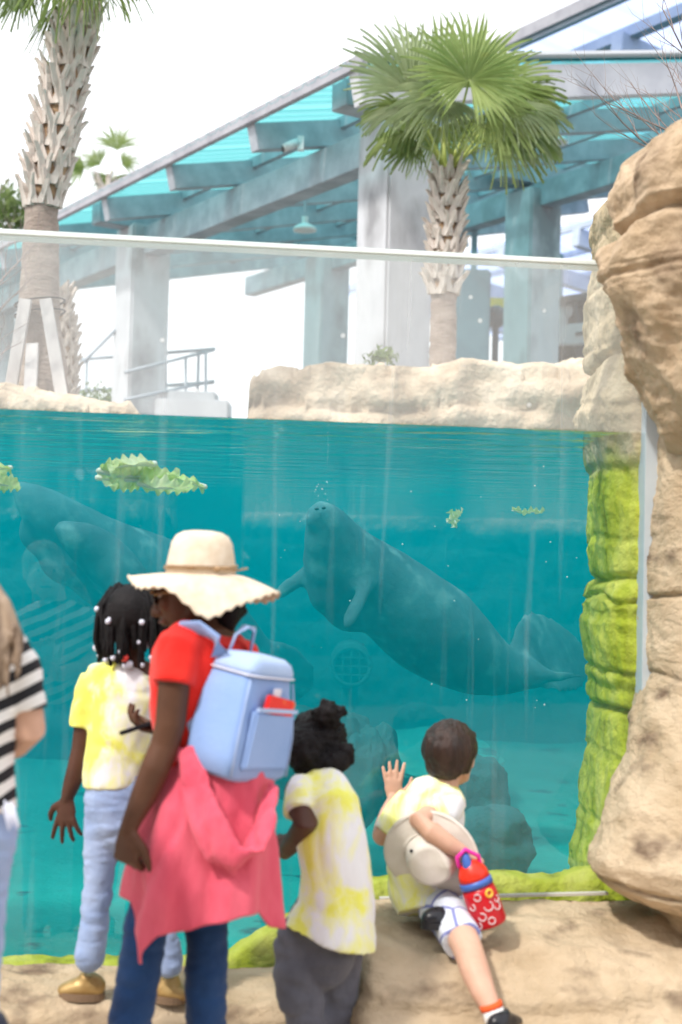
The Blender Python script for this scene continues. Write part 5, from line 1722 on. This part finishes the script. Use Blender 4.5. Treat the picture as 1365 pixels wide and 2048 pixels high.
# ================================================================= girl with hair puffs, bending
D = 4.0
pt = thing('person', (J(650, 2266).x, D, 0), 'girl with hair puffs, long tie dye shirt and charcoal pants, bending to the window', 'person')
pl = Vector((.96, -.28, 0)).normalized()
hc = J(634, 1500, .14)
HR = rot3(Vector((.05, 1, -.25)))
mb = MB()
HL = add_head(mb, hc, HR, .90)
mb.tube([hc + Vector((0, 0, -.03)), J(632, 1550, .08), J(634, 1580, .02)], [.05, .04, .05], 14)
mb.tube([J(596, 1580), J(600, 1618, -.07), J(612, 1645, -.11), J(598, 1670, -.05), J(580, 1692, .02), J(570, 1706, .08)], [.038, .036, .035, .031, .027, .020], 16)
add_hand(mb, J(570, 1706, .08), (-.1, .8, .5), (0, 1, -.4), .72, 1, (.3, .3, .3, .3), .1, .7, r=1.1)
mb.tube([J(690, 1600, .05), J(700, 1650, .15), J(690, 1640, .28)], [.036, .03, .02], 14)
add_hand(mb, J(690, 1640, .28), (0, .8, .6), (0, 1, -.4), .72, -1, (.2, .2, .2, .2), .1, .7, r=1.1)
mb.blend('body', .004, M['skin_deep'], pt, iters=4)
face_parts(HL, HR, .9, pt)
mb = MB()
mb.tube([J(630, 1552, .06), J(640, 1572, .03), J(650, 1610, -.02), J(660, 1670, -.03), J(672, 1730, -.02), J(674, 1800), J(664, 1850), J(657, 1872)], [(.045, .045), (.075, .065), (.096, .085), (.096, .095), (.094, .105), (.110, .115), (.130, .128), (.140, .135)], 30, side=pl, rnd_caps=False)
mb.tube([J(606, 1572, .0), J(598, 1590, -.04), J(600, 1626, -.08)], [.048, .046, .048], 18, rnd_caps=False)
mb.tube([J(675, 1590, .04), J(698, 1630, .1)], [.045, .043], 18, rnd_caps=False)
mb.blend('shirt', .0065, M['tee2'], pt, iters=5, disp=wr(6.1, .007, 7, (1.2, 1.2, .6)))
mb = MB()
mb.tube([J(652, 1820), J(645, 1880), J(640, 1915)], [(.095, .085), (.110, .095), (.10, .09)], 22, side=pl)
mb.tube([J(592, 1880, -.02), J(590, 1950, -.03), J(615, 2040, -.03), J(636, 2140, -.02), J(646, 2240)], [.064, .064, .062, .058, .058], 18)
mb.tube([J(685, 1880, .04), J(678, 1960, .04), J(672, 2048, .03), J(668, 2140, .03), J(668, 2240, .04)], [.066, .058, .054, .052, .054], 18)
mb.blend('pants', .0068, M['grey_pants'], pt, iters=4, disp=wr(4.7, .009, 10, (.6, .6, 1.6)))
for x, dd in ((646, 0), (668, .06)):
    q = J(x, 2260, dd); q.z = 0
    shoe('shoe', q + Vector((0, -.05, 0)), q + Vector((-.03 if x < 660 else .06, .12, 0)), M['black'], M['sole'], pt, .036, .065)
mb = MB()
mb.ell(HL(0, -.020, .026), (.088, .096, .090), HR, 24, 16)
mb.ell(J(640, 1525, .07), (.082, .07, .05)); mb.ell(J(612, 1500, .06), (.06, .07, .07)); mb.ell(J(668, 1520, .06), (.05, .05, .035))
for (x, y, rr_) in ((655, 1428, .036), (682, 1422, .016), (636, 1426, .018), (650, 1408, .016), (668, 1446, .018), (690, 1508, .030), (700, 1520, .014)):
    mb.ell(J(x, y, .06), rr_)
mb.tube([J(650, 1450, .08), J(655, 1430, .06)], [.02, .02], 10)
mb.tube([J(660, 1545, .05), J(666, 1558, .05)], [.012, .004], 8)
mb.blend('hair', .005, M['hair_black'], pt, iters=2, disp=lambda p: .008 * noise.noise(p * 38) + .007 * noise.noise(p * 90))

# ================================================================= boy with the bottle
D = 4.36
bt = thing('person', (J(870, 1815).x, D, .48), 'brown haired boy in patterned shorts sitting on the boulder, hand on the glass', 'person')
bl_ = Vector((.98, .12, 0)).normalized()
hc = J(903, 1512, .02)
HR = rot3(Vector((.42, .9, .02)))
mb = MB()
HL = add_head(mb, hc, HR, .92)
mb.tube([hc + Vector((0, 0, -.03)), J(893, 1550, .0), J(885, 1585, .0)], [.05, .042, .05], 14)
# his left arm up to the glass
wY = winY(J(787, 1590).x)
g = lambda x, y, off=0: P(x, y, winY(P(x, y, 4.6).x) - off)
mb.tube([J(812, 1610, .0), J(785, 1648, -.01), J(764, 1672, .0), J(768, 1655, .06), J(778, 1625, .13), g(787, 1600, .05)], [.036, .034, .031, .030, .027, .020], 16)
add_hand(mb, g(787, 1600, .040), (-.02, .10, 1), (0, 1, -.05), .78, -1, (.04, .02, .02, .04), .15, 1.1, r=1.0, tcurl=0)
# his right arm back and down to the bottle
mb.tube([J(905, 1605, .0), J(870, 1625, -.08), J(838, 1642, -.14), J(862, 1662, -.16), J(898, 1688, -.17), J(928, 1706, -.17)], [.036, .034, .031, .031, .027, .021], 16)
add_hand(mb, J(926, 1704, -.17), (.75, -.1, -.55), (-.3, .5, -.8), .80, -1, (.7, .8, .85, .9), .03, .5, r=1.05)
# lower legs
mb.tube([J(905, 1830, -.12), J(922, 1868, -.24), J(935, 1895, -.30), J(952, 1945, -.38), J(968, 1985, -.42), J(984, 2018, -.45), J(990, 2034, -.46)], [.05, .046, .043, .041, .034, .027, .026], 18)
mb.blend('body', .0038, M['skin_pale'], bt, iters=4)
face_parts(HL, HR, .92, bt)
mb = MB()
mb.tube([J(888, 1562), J(880, 1580), J(866, 1612), J(856, 1670), J(848, 1730), J(850, 1785), J(856, 1822, -.02)], [(.045, .045), (.085, .062), (.104, .075), (.106, .08), (.112, .09), (.114, .098), (.098, .095)], 30, side=bl_, rnd_caps=False)
mb.tube([J(825, 1600), J(800, 1628), J(774, 1668, -.005)], [.048, .046, .048], 18, rnd_caps=False)
mb.tube([J(905, 1600, .0), J(892, 1615, -.04), J(862, 1640, -.10)], [.050, .052, .052], 18, rnd_caps=False)
mb.blend('shirt', .0062, M['tee3'], bt, iters=5, disp=wr(7.4, .007, 8, (1, 1, 1)))
mb = MB()
mb.tube([J(882, 1785), J(884, 1812, .02)], [(.070, .08), (.070, .08)], 20, side=bl_)
mb.tube([J(880, 1812, -.05), J(902, 1840, -.14), J(926, 1884, -.26)], [.070, .064, .060], 18, rnd_caps=False)
mb.tube([J(862, 1800, .06), J(850, 1808, .14)], [.05, .05], 18)
m, nt, b = mat_new('patterned_shorts')
b.inputs['Roughness'].default_value = .9
tc = nt.nodes.new('ShaderNodeTexCoord'); vo = nt.nodes.new('ShaderNodeTexVoronoi'); vo.feature = 'DISTANCE_TO_EDGE'; vo.inputs['Scale'].default_value = 11
lk(nt, tc.outputs['Object'], vo.inputs['Vector'])
rp = nt.nodes.new('ShaderNodeValToRGB'); rp.color_ramp.elements[0].position = .035; rp.color_ramp.elements[0].color = (.20, .22, .48, 1); rp.color_ramp.elements[1].position = .075; rp.color_ramp.elements[1].color = (.66, .70, .80, 1)
lk(nt, vo.outputs[0], rp.inputs[0]); lk(nt, rp.outputs[0], b.inputs['Base Color'])
M['shorts'] = m
mb.blend('shorts', .006, M['shorts'], bt, iters=4, disp=wr(2.9, .004, 12))
mb = MB()
mb.ell(HL(0, -.018, .028), (.083, .097, .088), HR, 28, 18)
mb.ell(HL(0, -.060, -.020), (.064, .040, .050), HR); mb.ell(HL(.055, -.02, .0), (.026, .045, .050), HR); mb.ell(HL(-.055, -.02, .0), (.026, .045, .045), HR)
mb.ell(HL(0, .055, .062), (.062, .040, .030), HR)
mb.blend('hair', .0048, M['hair_brown'], bt, iters=4, disp=lambda p: .004 * noise.noise(Vector((p.x * 60, p.y * 60, p.z * 12))) + .0025 * noise.noise(Vector((p.x * 130, p.y * 130, p.z * 20))))
q = J(996, 2052, -.48)
mb = MB(); mb.tube([J(984, 2012, -.45), J(990, 2034, -.46), J(994, 2046, -.47)], [.030, .030, .030], 14, rnd_caps=False)
M['sock'] = mat('white_orange_sock', (.75, .75, .75), rough=.9)
M['orange'] = mat('orange_cuff', (.80, .12, .03), rough=.9)
sk = mb.build('sock', M['sock'], bt, True)
mb = MB(); mb.tube([J(981, 2006, -.45), J(985, 2018, -.452)], [.0315, .0315], 14, rnd_caps=False); mb.build('cuff', M['orange'], sk, True)
shoe('shoe', J(985, 2075, -.50), J(1030, 2062, -.40), M['black'], M['sole'], bt, .034, .060)
shoe('shoe', J(848, 1858, -.22), J(900, 1852, -.17), M['black'], M['black'], bt, .034, .052)
# hanging sun hat
hn = Vector((-.20, -.93, -.28)).normalized()
ha = Vector((.72, -.1, -.62)); ha = (ha - hn * ha.dot(hn)).normalized(); hb = hn.cross(ha)
hcn = J(864, 1716, -.115)
sh = thing('sun_hat', hcn, 'beige bucket sun hat tucked under the arm of the sitting boy', 'hat')
V, F = [], []
NB, NR = 90, 20
for k in range(NR + 1):
    t = k / NR
    for i in range(NB):
        th = 2 * math.pi * i / NB
        if t <= .5:
            u = t / .5
            rad = (.060 * u / .6 if u < .6 else .060 + .020 * (u - .6) / .4) * (1 + .04 * math.sin(3 * th + 1))
            hgt = (.060 - .004 * u) if u < .6 else .0576 - .0576 * ((u - .6) / .4)
        else:
            u = (t - .5) / .5
            rad = .080 + .062 * u
            hgt = .0 - .010 * u + .014 * u * math.sin(2 * th + .6)
        pp = ha * math.cos(th) * rad * 1.05 + hb * math.sin(th) * rad * .95
        if t <= .5: hgt += .016 * noise.noise(pp * 15 + Vector((2, 5, 1)))
        else: hgt += .004 * noise.noise(pp * 16)
        V.append(hcn + pp + hn * hgt)
for k in range(NR):
    for i in range(NB):
        i2 = (i + 1) % NB
        F.append((k * NB + i, (k + 1) * NB + i, (k + 1) * NB + i2, k * NB + i2))
brim0 = (NR // 2) * NB
Vc, Fc = V[:brim0 + NB], [f for f in F if max(f) < brim0 + NB]
py('crown', Vc, Fc, M['sunhat'], sh, True)
Vb = V[brim0:]; Fb = [tuple(q_ - brim0 for q_ in f) for f in F if min(f) >= brim0]
n1 = len(Vb); Vb2 = Vb + [v - hn * .004 for v in Vb]
Fb2 = Fb + [tuple(n1 + q_ for q_ in reversed(f)) for f in Fb] + [(n1 - NB + i, 2 * n1 - NB + i, 2 * n1 - NB + (i + 1) % NB, n1 - NB + (i + 1) % NB) for i in range(NB)]
py('brim', Vb2, Fb2, M['sunhat'], sh, True)
for (x, y) in ((823, 1702), (874, 1684)):
    mb = MB(); mb.ell(J(x, y, -.172), .0055, n=10, m=6); mb.build('snap_button', M['glassdark'], sh, True)
mb = MB()
for rr_, off_ in ((.0815, .004), (.136, .001)):
    mb.tube([hcn + ha * math.cos(a) * rr_ * 1.05 + hb * math.sin(a) * rr_ * .95 + hn * (off_ + .001 - .010 * (rr_ - .08) / .062 + .014 * (rr_ - .08) / .062 * math.sin(2 * a + .6)) for a in np.linspace(0, 2 * math.pi, 61)], .0012 if rr_ > .09 else .0028, 5, rnd_caps=False)
mb.build('stitching', M['sunhat'], sh, True)
# bottle
bo = thing('drink_bottle', J(980, 1858, -.2), 'red drink bottle with blue band held by the sitting boy', 'bottle')
ba, bb = J(948, 1752, -.19), J(983, 1850, -.19)
bax = (bb - ba).normalized()
M['bred'] = mat('dark_red_plastic', (.55, .010, .020), rough=.3)
M['lid_red'] = mat('bright_red_plastic', (.85, .035, .015), rough=.35)
M['bblue'] = mat('blue_band', (.06, .14, .48), rough=.4)
M['magenta'] = mat('magenta_plastic', (.75, .03, .35), rough=.35)
LB = (bb - ba).length
mb = MB(); mb.tube([ba + bax * LB * .18, ba + bax * LB * .35, bb - bax * .012, bb - bax * .003, bb], [.0455, .050, .050, .046, .036], 28, rnd_caps=False); body = mb.build('body', M['bred'], bo, True)
mb = MB(); mb.tube([ba + bax * LB * .06, ba + bax * LB * .19], [.0475, .0495], 28, rnd_caps=False); mb.build('band', M['bblue'], bo, True)
mb = MB(); mb.tube([ba - bax * .046, ba - bax * .036, ba - bax * .012, ba + bax * LB * .08], [.020, .032, .043, .0465], 28, rnd_caps=False); mb.build('lid', M['lid_red'], bo, True)
mb = MB(); mb.tube([ba - bax * .064 + Vector((-.004, -.012, 0)), ba - bax * .034 + Vector((-.008, -.018, 0))], [.012, .015], 14); mb.build('spout', M['bblue'], bo, True)
mb = MB(); mb.tube([ba - bax * .03 + Vector((-.034, -.01, 0)), ba - bax * .06 + Vector((-.03, -.02, 0)), ba - bax * .085 + Vector((.002, -.02, 0)), ba - bax * .065 + Vector((.034, -.01, 0)), ba - bax * .03 + Vector((.032, 0, 0))], .0065, 10); mb.build('carry_loop', M['magenta'], bo, True)
# printed figures on the bottle: small plain rings, dots and arcs
M['print_w'] = mat('white_print', (.75, .68, .70), rough=.4)
M['print_y'] = mat('yellow_print', (.85, .50, .06), rough=.4)
sx_ = bax.cross(Vector((0, -1, 0))).normalized(); fy_ = sx_.cross(bax).normalized()
if fy_.y > 0: fy_ = -fy_
r = random.Random(8)
for k, (t, a, kind) in enumerate([(.34, -.5, 'y'), (.34, .25, 'w'), (.5, .75, 'w'), (.56, -.2, 'w'), (.62, -.75, 'w'), (.72, .35, 'w'), (.84, -.1, 'w'), (.87, .75, 'w'), (.5, -.9, 'w')]):
    c = ba + bax * LB * t
    def sp(da, dl): return c + bax * dl + (sx_ * math.sin(a + da) + fy_ * math.cos(a + da)) * .0512
    mb = MB()
    R_ = r.uniform(.009, .013); e1 = r.uniform(3.5, 6.2)
    mb.tube([sp(R_ / .05 * math.cos(q_), R_ * math.sin(q_)) for q_ in np.linspace(0, e1, 15)], .0016 if kind == 'w' else .004, 6)
    mb.build('print', M['print_' + kind], body, True)

# ================================================================= visitor at the left edge
D = 3.2
J = lambda x, y, dd=0.0: P(x - 10, y + 8, D + dd)
vt = thing('person', (J(-70, 2480).x, D, 0), 'visitor with streaked hair and black and white striped top at the left edge', 'person')
hc = J(-98, 1134, .02)
HR = rot3(Vector((.10, 1, -.05)))
mb = MB()
HL = add_head(mb, hc, HR, 1.0)
mb.tube([hc + Vector((0, 0, -.04)), J(-68, 1215), J(-66, 1260)], [.052, .048, .06], 14)
mb.tube([J(35, 1310), J(58, 1400), J(68, 1450), J(40, 1478, .08), J(-10, 1470, .22), J(-30, 1440, .28)], [.05, .042, .038, .036, .030, .023], 16)
add_hand(mb, J(-30, 1440, .28), (-.2, .2, 1), (0, 1, 0), 1.0, -1, (.4, .4, .4, .4), .05, .7)
mb.tube([J(-170, 1310), J(-200, 1400), J(-190, 1450), J(-120, 1440, .28)], [.05, .042, .038, .023], 16)
add_hand(mb, J(-120, 1440, .28), (.2, .2, 1), (0, 1, 0), 1.0, 1, (.4, .4, .4, .4), .05, .7)
mb.blend('body', .0045, M['skin_pale'], vt, iters=4)
face_parts(HL, HR, 1.0, vt)
m, nt, b = mat_new('striped_cotton')
b.inputs['Roughness'].default_value = .9
tc = nt.nodes.new('ShaderNodeTexCoord'); mp = nt.nodes.new('ShaderNodeMapping'); mp.inputs['Rotation'].default_value = (0, .45, 0)
wv = nt.nodes.new('ShaderNodeTexWave'); wv.wave_type = 'BANDS'; wv.bands_direction = 'Z'; wv.inputs['Scale'].default_value = 6.6; wv.inputs['Distortion'].default_value = 1.2; wv.inputs['Detail'].default_value = 1; wv.inputs['Detail Scale'].default_value = 1.6
rp = nt.nodes.new('ShaderNodeValToRGB'); rp.color_ramp.elements[0].position = .46; rp.color_ramp.elements[0].color = (.012, .012, .016, 1); rp.color_ramp.elements[1].position = .52; rp.color_ramp.elements[1].color = (.76, .74, .73, 1)
lk(nt, tc.outputs['Object'], mp.inputs[0]); lk(nt, mp.outputs[0], wv.inputs['Vector']); lk(nt, wv.outputs['Fac'], rp.inputs[0]); lk(nt, rp.outputs[0], b.inputs['Base Color'])
M['striped'] = m
mb = MB()
mb.tube([J(-66, 1240), J(-66, 1265), J(-66, 1300), J(-68, 1400), J(-74, 1500), J(-78, 1610)], [(.07, .06), (.13, .08), (.17, .10), (.145, .11), (.13, .11), (.135, .12)], 28, side=(1, 0, 0), rnd_caps=False)
mb.tube([J(18, 1290), J(46, 1330), J(60, 1415)], [.060, .056, .056], 18, rnd_caps=False)
mb.tube([J(-155, 1290), J(-190, 1330), J(-205, 1415)], [.060, .056, .056], 18, rnd_caps=False)
mb.blend('striped_top', .007, M['striped'], vt, iters=5, disp=wr(9.2, .006, 8))
mb = MB()
mb.tube([J(-78, 1590), J(-78, 1660), J(-78, 1720)], [(.13, .11), (.14, .12), (.13, .11)], 22, side=(1, 0, 0))
mb.tube([J(-30, 1690), J(-38, 1830), J(-45, 2080), J(-48, 2420)], [.078, .065, .052, .046], 18)
mb.tube([J(-130, 1690), J(-135, 1830), J(-138, 2080), J(-140, 2420)], [.078, .065, .052, .046], 18)
mb.blend('jeans', .0075, M['jeans_light'], vt, iters=4, disp=wr(1.2, .005, 11, (.7, .7, 2)))
for x in (-48, -140):
    q = J(x, 2470); q.z = 0
    shoe('shoe', q + Vector((0, -.06, 0)), q + Vector((.02, .16, 0)), M['black'], M['sole'], vt, .045, .08)
mb = MB()
mb.ell(HL(0, -.022, .034), (.086, .098, .092), HR, 24, 16)
r = random.Random(5)
for i in range(46):
    x = r.uniform(-170, 44)
    y1 = r.uniform(1270, 1400) - max(0, x) * 1.0
    dd = -.10 + r.uniform(-.02, .02)
    mb.tube([hc + Vector((r.uniform(-.07, .07), -.05, .05)), J(-98 + (x + 98) * .86, 1200, -.10), J(x + 8, 1270, dd), J(x + r.uniform(-8, 22), y1, dd - .02)], [.012, .014, .012, .004], 7)
mb.blend('hair', .005, M['hair_blond'], vt, iters=2)
mb = MB(); r = random.Random(2)
for k in range(9):
    q = J(18 + k * 2.5, 1600 + r.uniform(-6, 6), -.06)
    mb.tube([q, q + Vector((.006, -.004, -.02)), q + Vector((.014, -.004, -.030 - r.random() * .02))], [.003, .003, .0015], 6)
mb.build('fringe', M['bead_w'], vt, True)
# dark bag in the corner
mb = MB(); c = P(-45, 2120, 2.95)
mb.tube([Vector((c.x, c.y, .02)), Vector((c.x, c.y, .25)), Vector((c.x, c.y, .45)), Vector((c.x - .005, c.y, .60))], [(.09, .07), (.10, .08), (.095, .075), (.075, .06)], 24, side=(1, 0, 0))
bag = mb.blend('dark_bag', .008, fabric('navy_nylon', (.010, .014, .03), (.02, .026, .05)), None, iters=4, disp=wr(1, .006, 8), label='dark navy bag standing on the ground in the bottom left corner', cat='bag')
